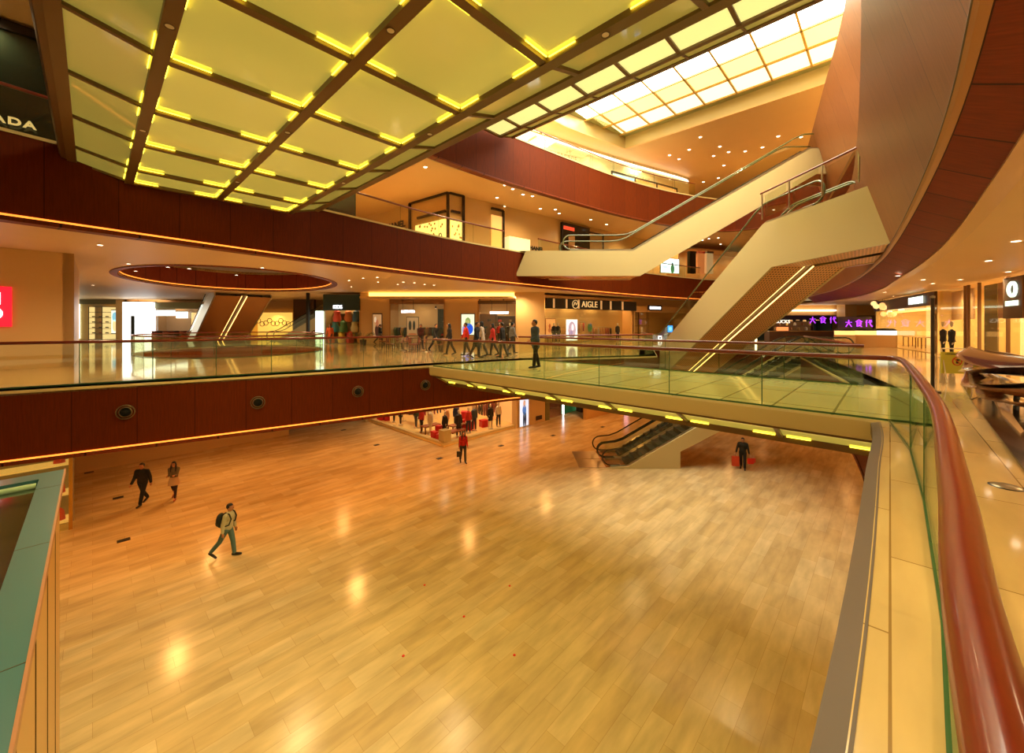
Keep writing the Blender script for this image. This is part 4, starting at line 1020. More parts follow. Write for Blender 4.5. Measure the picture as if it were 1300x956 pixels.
# hanging bubble chandelier and food cases
ch = empty('bubble_chandelier', (28.5, 30.5, 3.58), 0, 'cluster of glowing glass bubbles hanging above the food cases', 'chandelier')
r_ = random.Random(4)
for i in range(16):
    x, y, z = r_.uniform(-1.0, 1.0), r_.uniform(-.7, .7), -r_.uniform(.25, 1.25)
    MB().lathe([(.001, -.2), (.14, -.14), (.2, 0), (.14, .14), (.001, .2)], c=(x, y, z), n=12).build('glass_bubble', cm([(255, 214, 140), (250, 190, 110), (255, 236, 190)][i % 3], .2, 1.0), ch, smooth=True)
    MB().tube([(x, y, z+.2), (x, y, 0)], .008, 4).build('wire', M['dark'], ch)
for i, px in enumerate((1072, 1099, 1124)):
    p = P(px, 441, 0); cs = empty('food_case', (p.x, p.y, 0.004), -.6, ['lit pastry case below the violet sign', 'lit food case right of the pastry case', 'round topped chilled case with bright window by the right shops'][i], 'display case')
    MB().box((0, 0, .45), (1.15, .8, .9)).build('case_base', cm((200, 150, 90)), cs)
    MB().box((0, 0, 1.05), (1.1, .75, .3)).build('case_window', cm([(255, 190, 110), (250, 200, 120), (235, 250, 255)][i], .3, 1.2), cs)
    MB().lathe([(1.0, 0), (1.0, .06), (.8, .16), (.001, .18)], c=(0, 0, 1.2), n=18, sx=.6, sy=.45).build('case_canopy', cm((40, 30, 20)), cs)
# right hand shops
RR = Row((17.6, 13.3), (22.9, 21.0), 0); RS = Row((22.9, 21.0), (29.5, 32), 0)
# the row is followed with the shop on its right, so y runs back to front
def rshop(row, px0, px1, zt, label, inner, es, header=None, zh=None):
    a, b = row.pt(px0), row.pt(px1); c = (a+b)/2; w = (b-a).length; o = empty('shop_unit', (c.x, c.y, 0), row.h, label, 'shop'); D = 3.0
    MB().box((0, -D, zt/2), (w, .08, zt)).build('back_wall', cm(inner, .6, es), o)  # back wall emits a little, painting in the brightness of the interior
    for sx in (-1, 1): MB().box((sx*w/2, -D/2, zt/2), (.1, D, zt)).build('side_wall', cm(inner, .6), o)
    MB().box((0, -D/2, .015), (w, D, .03)).build('shop_floor', cm((220, 180, 120), .2), o)
    if header: MB().box((0, 0, (zt+zh)/2), (w, .25, zt-zh)).build('header', header, o)
    MB().box((0, .02, zt/2), (w-.1, .02, zt)).build('window_glass', M['shopglass'], o)
    for k in range(3):
        p = a.lerp(b, (k+.5)/3)+Vector((row.d.y, -row.d.x))*1.2; spot('lamp_shop', (p.x, p.y, zt-.1), 240, CREAM, 165, 1.0, r=.12)
    return o
s6 = rshop(RS, 1112, 1190, 3.5, 'bright beige shop with a brown header band on the right', (250, 214, 140), .6, cm((80, 50, 28)), 2.75)
p = RS.pt(1168, .2); o = empty('shop_sign', (p.x, p.y, 3.12), RS.h+math.pi, 'slanted white sign on the brown header band at right', 'sign'); glyphs('lettering', o, 2.6, 5, mat('pale_sign_white', (225, 250, 235), .4, emis=(225, 250, 235), es=2.0), 9, .42)
own(RS.box('shop_cove', 1122, 1188, 0, 0, cm((255, 214, 110), .4, 1.6), back=-.3, th=.15, zr=(2.62, 2.5)), s6)
p = RS.pt(1147, -2.2); o = empty('wall_niche', (p.x, p.y, 1.2), RS.h+math.pi, 'dark wide niche on the back wall of the bright beige shop', 'niche'); MB().box((0, 0, 0), (3.0, .1, .9)).build('niche_frame', cm((110, 70, 40)), o); MB().box((0, -.06, 0), (2.8, .05, .7)).build('niche_back', cm((50, 34, 24)), o)
for i, px in enumerate((1128, 1142, 1170, 1182)):
    p = RS.pt(px, -1.2); q = empty('display_table', (p.x, p.y, .035), RS.h, ['far low table in the beige shop', 'low table under the dark niche', 'red draped table in the beige shop', 'narrow red stand near the beige shop entrance'][i], 'table')
    MB().box((0, 0, .75), (1.2, .6, .06)).build('table_top', cm([(240, 200, 140), (240, 200, 140), (210, 60, 40), (200, 50, 40)][i]), q)
    for sx in (-1, 1):
        for sy in (-1, 1): MB().box((sx*.55, sy*.25, .36), (.05, .05, .72)).build('leg', cm((120, 80, 40)), q)
s7 = rshop(RR, 1190, 1330, 3.45, 'tall glass fronted shop with curtains on the right', (252, 218, 150), .7)
for i, px in enumerate((1190, 1228, 1232, 1246, 1283)):
    own(RR.box('mullion', px-.4, px+.4, 0, 0, cm((150, 108, 66)), back=.06, th=.1, zr=(3.45, 0.04)), s7)
for i, (a, b, c) in enumerate(((1230, 1245, (150, 130, 84)), (1246, 1282, (206, 150, 120)), (1192, 1218, (226, 180, 130)))):
    own(RR.box('curtain', a, b, 0, 0, cm(c), back=-.5, th=.05, zr=(3.4, .05 if i == 0 else 1.9)), s7)
p = RR.pt(1296, .2); o = empty('shop_sign', (p.x, p.y, 2.6), RR.h+math.pi, 'dark hanging sign panel with pale round mark at the right edge', 'sign')
MB().box((0, .04, 0), (1.5, .08, 1.5)).build('backing_plate', cm((110, 82, 48)), o)
PW = mat('pale_green_white', (225, 250, 230), .4, emis=(225, 250, 230), es=1.2)
MB().tube([(.28*math.cos(a)+.1, -.03, .3+.24*math.sin(a)) for a in [k*math.pi/7 for k in range(14)]], .06, 6, closed=True).build('round_mark', PW, o); glyphs('lettering', o, 1.0, 6, PW, 2, .18, loc=(.05, -.03, -.2))
for i, (px, c, l) in enumerate(((1216, 3, 'mannequin in a dark brown top just behind the yellow warning board'), (1228, 0, 'black clad mannequin between the warning board and the sculpture'))):
    mannequin((*RR.pt(px, .5), .01), RR.h+math.pi/2, cm(PAL[c]) if i else cm((44, 30, 26)), cm((30, 24, 22)), l, h=1.62)
p = RR.pt(1272, -1.6); o = shelf_unit((p.x, p.y, .035), RR.h+math.pi, 2.2, 1.7, 3, 'pale shelf with small goods inside the glass fronted shop', cm((236, 196, 130)), cm((250, 214, 150), .5, .5))
p = RR.pt(1282, -.5); o = empty('picture', (p.x, p.y, 1.0), RR.h+math.pi, 'small framed panel leaning inside the glass fronted shop', 'picture'); MB().box((0, 0, .3), (.5, .05, .8)).build('frame', cm((130, 84, 44)), o); MB().box((0, -.03, .3), (.4, .03, .7)).build('picture_face', cm((226, 180, 120)), o)

# ---------------- red square sign on the left wall of the gallery
o = empty('shop_sign', (*ST(-2.74, 23.14), 2.27), VDIR, 'red square UNI QLO sign with white lettering on the left wall', 'sign')
MB().box((0, 0, 0), (1.44, .08, 1.44)).build('sign_board', mat('sign_red', (226, 24, 44), .3, emis=(226, 24, 44), es=1.2), o)
text('lettering', 'UNI', SW, o, .56, M=UPR, loc=(-.04, -.06, .27), extrude=.01, bold=.02, sx=1.1); text('lettering', 'QLO', SW, o, .56, M=UPR, loc=(-.04, -.06, -.27), extrude=.01, bold=.02, sx=.95)

# ---------------- upper level
UL = M['gwall']
pr = empty('boutique_front', (*ST(0, 17.2), L2), VDIR, 'dark green boutique front on the upper gallery at top left', 'shop')
MB().box((-2, 0, 1.9), (20, .2, 3.8)).build('dark_facade', mat('dark_green_facade', (30, 40, 30), .12, spec=.8), pr)
MB().box((-2, -.05, 3.7), (20, .2, .25)).build('black_band', M['dark'], pr)
for x in (-6, -2.6, 1.6, 5): MB().box((x, -.12, 1.9), (.07, .06, 3.8)).build('mullion', M['dark'], pr)
o = empty('shop_sign', (*ST(-1.65, 16.95), L2+1.13), VDIR, 'pale gold PRADA lettering on the dark green boutique front', 'sign'); text('lettering', 'PRADA', SG, o, .27, M=UPR, bold=.008, space=1.2, sx=1.2, extrude=.02)
# cream boutique corner with black frames
c0 = Vector(ST(15.15, 19.8)); ku_ = Vector((-SN, CS)); kv_ = Vector((CS, SN))
bq = empty('boutique_front', (c0.x, c0.y, L2), VDIR, 'cream corner boutique with tall black frames on the upper gallery', 'shop')
# local: x along the right wall, y back along the left wall (towards +t)
BF = mat('black_lacquer', (30, 14, 8), .25); LIT = cm((255, 226, 130), .4, 1.1)
AR, AL = -0.1227, 0.1009
def rot_(mb, ang):
    c, n = math.cos(ang), math.sin(ang); mb.v = [(x*c-y*n, x*n+y*c, z) for x, y, z in mb.v]; return mb
def RB_(name, c, d, m): rot_(MB().box(c, d), AR).build(name, m, bq)
def LB_(name, c, d, m): rot_(MB().box(c, d), AL).build(name, m, bq)
def bars(lst, ang, off):
    for a, b in lst: rot_(MB().bar(Vector(a)+Vector(off), Vector(b)+Vector(off), .14, .14), ang).build('black_frame', BF, bq)
bars([((1.0, 0, 0), (1.0, 0, 3.88)), ((0, 0, 3.86), (1.0, 0, 3.86)), ((.1, 0, 2.75), (.75, 0, 2.75)), ((3.2, 0, 3.5), (4.2, 0, 3.5)), ((4.2, 0, 0), (4.2, 0, 3.5))], AR, (0, -.14, 0))
bars([((0, 0, 3.86), (0, 3.7, 3.86)), ((0, 3.7, 0), (0, 3.7, 3.86)), ((0, .2, 2.75), (0, 2.9, 2.75)), ((0, 0, 0), (0, 0, 3.86))], AL, (-.14, -.1, 0))
RB_('lit_showcase', (.5, -.08, 1.2), (.8, .08, 2.0), LIT); LB_('lit_showcase', (-.08, 1.6, 1.25), (.08, 2.9, 2.1), LIT)
mb = MB(); r_ = random.Random(3)
for k in range(16): mb.box((r_.uniform(.2, .85), -.14, r_.uniform(.4, 2.1)), (.08, .03, .12))
rot_(mb, AR).build('gold_ornament', cm((206, 156, 66)), bq); mb = MB()
for k in range(40): mb.box((-.14, r_.uniform(.3, 2.9), r_.uniform(.5, 2.2)), (.03, .10, .12))
rot_(mb, AL).build('gold_ornament', cm((206, 156, 66)), bq)
for k, x in enumerate((-.3, .3, .9)):
    rot_(MB().tube([(-.3, .7+x+.13*math.cos(a), 1.15+.25*math.sin(a)) for a in [q*.55 for q in range(9)]], .03, 6), AL).build('curl_ornament', BF, bq)
LB_('black_canopy', (-.2, 5.0, 2.05), (.4, 2.6, .28), BF); LB_('lit_showcase', (-.06, 5.0, 1.0), (.08, 2.4, 1.5), LIT)
RB_('lit_counter', (5.35, -.3, 1.0), (1.9, .5, 1.5), cm((255, 240, 170), .4, .6)); RB_('amber_doorway', (3.7, -.06, 1.55), (.9, .08, 3.1), cm((250, 190, 100), .4, .7))
MY = Matrix.Rotation(-math.pi/2, 4, 'Z') @ UPR
o = empty('shop_sign', (c0.x, c0.y, L2), VDIR, 'black CHANEL lettering above the canopy left of the boutique corner', 'sign'); text('lettering', 'CHANEL', M['dark'], o, .62, M=Matrix.Rotation(AL, 4, 'Z') @ MY, loc=(-.66, 5.4, 2.62), bold=.02, sx=1.1)
o = empty('shop_sign', (c0.x, c0.y, L2), VDIR, 'black CHANEL lettering low on the cream wall right of the lit counter', 'sign'); text('lettering', 'CHANEL', M['dark'], o, .40, M=Matrix.Rotation(AR, 4, 'Z') @ UPR, loc=(7.1, -1.0, 1.3), bold=.015, sx=1.1)
# dark shop by the white escalator
dd = Vector((math.cos(VDIR+AR), math.sin(VDIR+AR)))
ds = empty('boutique_front', (c0.x+dd.x*11.6, c0.y+dd.y*11.6, L2), VDIR+AR, 'dark boutique with red lit sign behind the white escalator foot', 'shop')
MB().box((0, -.1, 1.85), (3.3, .2, 3.7)).build('dark_facade', cm((24, 20, 14), .15), ds); MB().box((-.9, -.22, 3.3), (1.2, .06, .26)).build('lit_sign', cm((220, 70, 40), .4, 1.0), ds); MB().box((-.6, -.22, 1.5), (.7, .05, 2.6)).build('amber_window', cm((120, 80, 40), .4, .3), ds)
for a, b in (((1.65, -.2, 3.4), (3.4, -.2, 3.4)), ((3.4, -.2, 0), (3.4, -.2, 3.4)), ((-1.65, -.2, 0), (-1.65, -.2, 3.7))): MB().bar(a, b, .1, .1).build('black_frame', BF, ds)
RU = Row((9, 35.5), (24, 41.5), L2)
poster(RU, 838, 863, 328, 347, (180, 200, 190), [(.12, .3, .1, .3, (50, 90, 60)), (.12, .68, .05, .06, (40, 60, 50)), (-.25, .4, .12, .1, (170, 215, 225))], 'bright screen showing a green bottle on the upper gallery', 2.0, (210, 240, 245), name='screen', cat='screen')
for px, c, l in ((880, (24, 30, 20), 'black upright panel right of the bright bottle screen'), (891, (236, 150, 84), 'orange upright panel with red top on the upper gallery'), (902, (226, 196, 140), 'beige upright panel right of the orange one')):
    b = RU.box('upright_panel', px-4, px+4, 319, 347, cm(c, .5, .3 if c[0] > 50 else 0), back=.2, th=.3)
    r = empty('info_stand', (b.location.x, b.location.y, L2), RU.h, l, 'panel'); own(b, r)
    own(RU.box('panel_cap', px-4, px+4, 319, 321.5, cm((220, 40, 30) if c[0] == 236 else (90, 70, 50)), back=.15, th=.32), r)
shop(RU, 864, 960, 318, 'glass fronted shop on the upper gallery behind the broad escalator', (190, 130, 70), .25, depth=2.0)
# writing on the top gallery wall, too small to read
for (s_, t_, n_, l) in ((23.6, 17.2, 8, 'thin grey wording high on the top gallery wall near the bridge'), (31.5, 15.2, 8, 'thin grey wording on the top gallery wall above the showcases')):
    o = empty('wall_lettering', (*ST(s_, t_), 13.9), VDIR-.28, l, 'sign'); glyphs('lettering', o, 2.6, n_, cm((150, 130, 96)), 7, .34); glyphs('small_lettering', o, 2.0, 12, cm((160, 140, 100)), 8, .12, loc=(0, 0, -.42))
sc = empty('showcase', (*ST(31.8, 14.9), L3), VDIR-.28, 'long low glass showcase with blue and orange lights on the top gallery', 'showcase')
for i, (x, c) in enumerate(((-2.6, (150, 230, 250)), (0, (226, 150, 80)), (2.6, (226, 150, 80)))): MB().box((x, 0, 1.25), (2.5, .3, 1.0)).build('lit_window', cm(c, .3, .9), sc)
for x in (-3.9, -1.3, 1.3, 3.9): MB().box((x, -.18, 1.2), (.1, .1, 1.4)).build('black_frame', M['dark'], sc)
MB().box((0, -.18, 1.85), (7.8, .1, .1)).build('black_frame', M['dark'], sc)

# ================================================================ GROUND FLOOR SHOP
gc = Vector((-4.2, 24.5)); gs = empty('shop_unit', (gc.x, gc.y, G0), VDIR, 'open corner clothes shop on the ground floor with a pale stone kerb', 'shop')
# local x along v2 (right side), y along u (left side)
MB().prism([(-.02, -.02), (8.2, -.02), (8.2, 9.9), (-.02, 9.9)], 0, .10).build('raised_floor', cm((250, 214, 140), .25), gs)
mb = MB(); mb.box((4.1, .12, .12), (8.3, .26, .24)); mb.build('kerb', M['edge'], gs); MB().box((.12, 5.0, .12), (.26, 10, .24)).build('kerb', M['edge'], gs)
MB().box((.35, .35, .5), (.55, .55, .9)).build('corner_plinth', M['cream'], gs)
for c_, d_ in (((6.1, 6.0, 2.1), (4.2, .15, 4.2)), ((4.0, 7.95, 2.1), (.15, 3.9, 4.2)), ((2.1, 9.8, 2.1), (3.8, .15, 4.2))): MB().box(c_, d_).build('back_wall', cm((240, 186, 104), .6, .3), gs)  # walls glow slightly by themselves to look lamp lit
MB().box((7.1, 2.4, 2.1), (.15, 5.0, 4.2)).build('side_wall', cm((250, 190, 110), .6, .3), gs)  # same painted-in glow as the back walls
MB().box((.0, 9.95, 2.1), (.5, .5, 4.2)).build('corner_pier', M['cream'], gs)
MB().box((4.1, 5.0, 4.22), (8.3, 10, .08)).build('shop_ceiling', cm((230, 190, 130)), gs)
def GL(x, y, z=.1): return (gc.x+CS*x-SN*y, gc.y+SN*x+CS*y, G0+z)
for x, y in ((1.2, 1.5), (3.5, 1.6), (5.8, 1.6), (1.5, 4.2), (1.4, 7.5), (4.5, 4)): spot('lamp_shop', GL(x, y, 4.1), 150, CREAM, 150, 1, r=.12)
man = [(1.0, 1.2, 0, 'navy and black'), (1.9, .9, 1, 'dark brown'), (2.9, 1.1, 3, 'red and white'), (3.6, 1.3, 5, 'slate'), (4.7, .8, 0, 'black'), (5.6, .9, 4, 'cream and black'), (.9, 2.7, 4, 'cream topped'), (.8, 3.6, 3, 'red topped'), (1.2, 4.9, 7, 'olive'), (.9, 6.5, 0, 'black coated'), (1.0, 7.6, 2, 'maroon'), (2.2, 2.6, 8, 'peach'), (3.2, 2.8, 9, 'dark navy')]
wh = ['beside the corner plinth', 'right of the corner plinth', 'third from the corner plinth', 'fourth from the corner plinth', 'before the right garment rail', 'nearest the denim poster', 'first on the left side of the corner', 'second on the left side of the corner', 'third on the left side', 'fourth on the left', 'last on the left', 'in the second line by the corner', 'in the second line further right']
for (x, y, c, n_), w_ in zip(man, wh):
    mannequin(GL(x, y, .1), VDIR-math.pi/2 if x > y else VDIR-math.pi, cm(PAL[c]), cm([(36, 30, 28), (226, 206, 170), (50, 56, 70)][(c+int(x)) % 3]), n_+' mannequin in the ground floor shop '+w_, long_=(c in (0, 1)))
rack(GL(5.6, 2.3, .1), VDIR, 2.6, 10, 'below the orange shelf of the ground floor shop', 'garments below the orange shelf', 31, z=1.6)
rack(GL(1.6, 6.0, .1), VDIR+math.pi/2, 2.6, 8, 'on the left side of the ground floor shop', 'garments on the left side of the ground floor shop', 32, z=1.6)
rack(GL(3.3, 7.6, .1), VDIR+math.pi/2, 3.0, 11, 'deep on the left side of the ground floor shop', 'garments deep in the ground floor shop', 34, z=1.9)
rack(GL(3.0, 4.6, .1), VDIR, 3.4, 12, 'along the back of the ground floor shop', 'garments along the back of the ground floor shop', 33, z=1.9)
o = empty('wall_shelf', GL(5.6, 2.35, 1.95), VDIR, 'orange lit wall shelf with folded goods in the ground floor shop', 'shelf'); MB().box((0, 0, 0), (2.9, .45, .14)).build('shelf_board', cm((226, 110, 40), .4, .4), o)
for i in range(8):
    q = MB().box((0, 0, .06), (.26, .32, .12)).box((0, 0, .15), (.22, .28, .05)).build('folded_clothes', cm(PAL[(i*5) % 12])); q.location = GL(4.35+.35*i, 2.35, 2.03); q.rotation_euler = (0, 0, VDIR); tag(q, 'folded clothes stacked on the orange lit wall shelf', 'clothes', 'folded clothes on the orange shelf')
RED = cm((206, 30, 30)); 
for i, (x, y, z, s_) in enumerate(((.55, 1.55, .10, .5), (.5, 1.0, .10, .42), (.75, 1.5, .6, .34), (3.6, 1.9, .10, .7), (3.6, 2.3, .8, .5), (.7, 9.0, .10, .6), (.9, 8.5, .10, .4), (4.8, 1.6, .1, .5))):
    q = empty('gift_box', GL(x, y, z), VDIR+.2*i, ['large red gift box on the kerb left of the corner', 'smaller red gift box nearest the corner plinth', 'red gift box stacked on top near the corner', 'big red gift box among the mannequins', 'red gift box stacked on the big one', 'red gift box at the left end of the shop', 'small red gift box at the left end of the shop', 'red gift box under the right garment rail'][i], 'gift box')
    MB().box((0, 0, s_*.5), (s_, s_, s_)).build('box_body', RED, q); MB().box((0, 0, s_*.93), (s_*1.06, s_*1.06, s_*.16)).build('lid', RED, q); MB().box((0, 0, s_*.52), (s_*.16, s_*1.03, s_*1.02)).build('ribbon', cm((226, 120, 90)), q)
for i, (x, y) in enumerate(((1.5, .75), (2.6, 1.9), (1.2, 3.1))):
    q = empty('display_table', GL(x, y, .1), VDIR, ['low wooden table beside the corner plinth', 'wooden table behind the front mannequins', 'wooden table on the left side of the corner'][i], 'table')
    MB().box((0, 0, .5), (1.3, .6, .08)).build('table_top', cm((150, 84, 44)), q)
    for sx in (-1, 1):
        for sy in (-1, 1): MB().box((sx*.6, sy*.25, .24), (.06, .06, .46)).build('leg', cm((120, 66, 34)), q)
RGs = Row(GL(0, 0)[:2], GL(12, 0)[:2], G0)
own(RGs.box('end_wall', 653, 689, 0, 0, M['creamwall'], back=.0, th=.5, zr=(-1.65, G0+.01)), gs)
poster(RGs, 655, 667, 502, 541, (230, 220, 190), [(0, .75, .14, .12, (190, 150, 120)), (.0, .55, .2, .16, (70, 110, 170)), (-.06, .25, .09, .26, (24, 28, 44)), (.12, .25, .09, .26, (24, 28, 44))], 'lit poster of a figure in denim at the end of the ground floor shop', 1.0, (190, 206, 225), back=-.32)
q = RGs.box('wall_plaque', 677, 684, 527, 532, cm((60, 40, 24)), back=-.3, th=.06); tag(q, 'small dark plaque on the pale wall right of the denim poster', 'plaque')
s8 = shop(RGs, 690, 748, 495, 'dim menswear shop with a green lit window beyond the pale wall', (110, 56, 26), .1, depth=2.5, lamp=.4, floorc=(150, 90, 50))
own(RGs.box('corner_pier', 689, 694, 0, 0, cm((120, 110, 60)), back=-.1, th=.4, zr=(-1.65, G0+.01)), s8)
for i in range(5):
    garment(cm(PAL[[1, 11, 0, 2, 6][i]]), (*RGs.pt(697+i*4.5, .6), G0+2.4), VDIR, 'dark garment hung in the dim menswear shop window', 'garments in the dim menswear shop', 1.2)
q = poster(RGs, 714, 736, 508, 535, (60, 110, 70), [(-.1, .5, .2, .3, (30, 90, 50)), (.2, .6, .1, .2, (50, 120, 70))], 'green lit window panel of the menswear shop', .5, (34, 80, 44), back=.1, name='window_display', cat='display')
for px in (715, 734): own(RGs.box('light_bar', px-.8, px+.8, 508, 534, SW, back=0, th=.06), q)
# stalls far behind the escalator
for i, (px, py, c, l) in enumerate(((765, 524, (200, 70, 40), 'red promotional stall far behind the ground escalator'), (752, 519, (180, 90, 50), 'orange brown stall at the back of the ground floor'), (781, 519, (226, 50, 40), 'bright red display stand at the back of the ground floor'), (740, 522, (60, 44, 34), 'small dark stall right of the menswear shop'))):
    p = P(px, py, G0); q = empty('promotion_stall', (p.x, p.y, G0+.004), .5, l, 'stall')
    MB().box((0, 0, .45), (.95, .7, .9)).build('stall_body', cm((90, 60, 40)), q); MB().box((0, 0, 1.0), (1.0, .75, .2)).build('stall_top', cm(c, .5, .3), q); MB().box((.1, .1, 1.4), (.7, .1, .6)).build('stall_sign', cm(c, .5, .5), q)
p = P(788, 522, G0); q = empty('lightbox', (p.x, p.y+3, G0), .3, 'pinkish white lit screen low at the back of the ground floor', 'lightbox'); MB().box((0, 0, 1.4), (3.4, .2, 1.6)).build('lit_panel', cm((255, 190, 200), .4, 1.6), q); MB().box((0, .05, .4), (3.6, .3, .8)).build('stand', cm((60, 40, 30)), q)
# left shop under the gallery, seen past the kiosk
lp = Vector((-16.2, 14.7)); ls = empty('shop_unit', (lp.x, lp.y, G0), VDIR, 'narrow gold framed shop front at the lower left, beyond the shaft roof', 'shop')
MB().box((-3.2, .9, 2.1), (6.4, .1, 4.2)).build('back_wall', cm((120, 90, 40), .5, .25), ls)
for x in (-6.3, -3.9, -2.6, -.06): MB().box((x, 0, 2.1), (.10, .10, 4.2)).build('gold_post', mat('gold_metal', (206, 160, 70), .25, metal=.8), ls)
for z in (.3, 1.3, 2.4, 3.4): MB().box((-1.3, .4, z), (2.5, .7, .07)).build('shelf_board', cm((226, 180, 90), .3, .5), ls)
MB().box((-3.2, 0, 2.1), (6.3, .03, 4.2)).build('window_glass', M['glass'], ls)
spot('lamp_shop', (lp.x-2, lp.y-1.4, -1.8), 120, CREAM, 150, 1)
for i in range(7):
    q = MB().lathe([(.001, 0), (.16, 0), (.13, .3), (.05, .42), (.001, .44)], n=10).build('vase', cm([(226, 60, 60), (60, 40, 24), (230, 220, 190)][i % 3]), None, smooth=True)
    x = -.35-.45*(i % 3); q.location = (lp.x+CS*x-SN*.35, lp.y+SN*x+CS*.35, G0+[.335, 1.335, 2.435][i//3]); tag(q, 'vase on the shelves of the gold framed shop', 'vase', 'vases in the gold framed shop')
for i in range(5):
    x = -3.0-.55*i; garment(cm([(230, 40, 70), (230, 40, 70), (120, 90, 60), (110, 84, 50), (226, 60, 80)][i]), (lp.x+CS*x-SN*.5, lp.y+SN*x+CS*.5, G0+3.9), VDIR, ['first pink jacket left of the gold post', 'second pink jacket beside it', 'brown jacket between the pink ones', 'khaki jacket at the left window', 'far left pink jacket'][i]+' in the gold framed shop', None, .9)
# ================================================================ PEOPLE
SKIN = mat('skin_tone', (190, 130, 90), .55)
HAIR = mat('black_hair', (24, 18, 14), .45)
def remesh(mb, name, m, parent, vox=.012, it=2):
    o = mb.build('tmp_'+name, m); md = o.modifiers.new('r', 'REMESH'); md.mode = 'VOXEL'; md.voxel_size = vox; md.use_smooth_shade = True
    sm = o.modifiers.new('s', 'SMOOTH'); sm.factor = .5; sm.iterations = it
    dg = bpy.context.evaluated_depsgraph_get(); dg.update()
    me = bpy.data.meshes.new_from_object(o.evaluated_get(dg)); bpy.data.objects.remove(o); me.name = name
    me.materials.clear(); me.materials.append(m)
    me.polygons.foreach_set('use_smooth', [True]*len(me.polygons))
    return link(name, me, None, parent)
def ell(mb, c, r, n=12, M_=None):
    base = len(mb.v); rows = n//2+1
    for i in range(rows):
        th = math.pi*i/(rows-1)
        for k in range(n):
            a = 2*math.pi*k/n; v = Vector((r[0]*math.sin(th)*math.cos(a), r[1]*math.sin(th)*math.sin(a), r[2]*math.cos(th)))
            if M_ is not None: v = M_ @ v
            mb.v.append(tuple(Vector(c)+v))
    for i in range(rows-1):
        for k in range(n):
            mb.f.append((base+i*n+k, base+(i+1)*n+k, base+(i+1)*n+(k+1) % n, base+i*n+(k+1) % n)); mb.uv.append([(0, 0)]*4); mb.mi.append(0)
def cap(mb, pts, rs, n=10):
    mb.tube(pts, rs, n)
    for p, r in zip(pts, rs): ell(mb, p, (r, r, r), n)
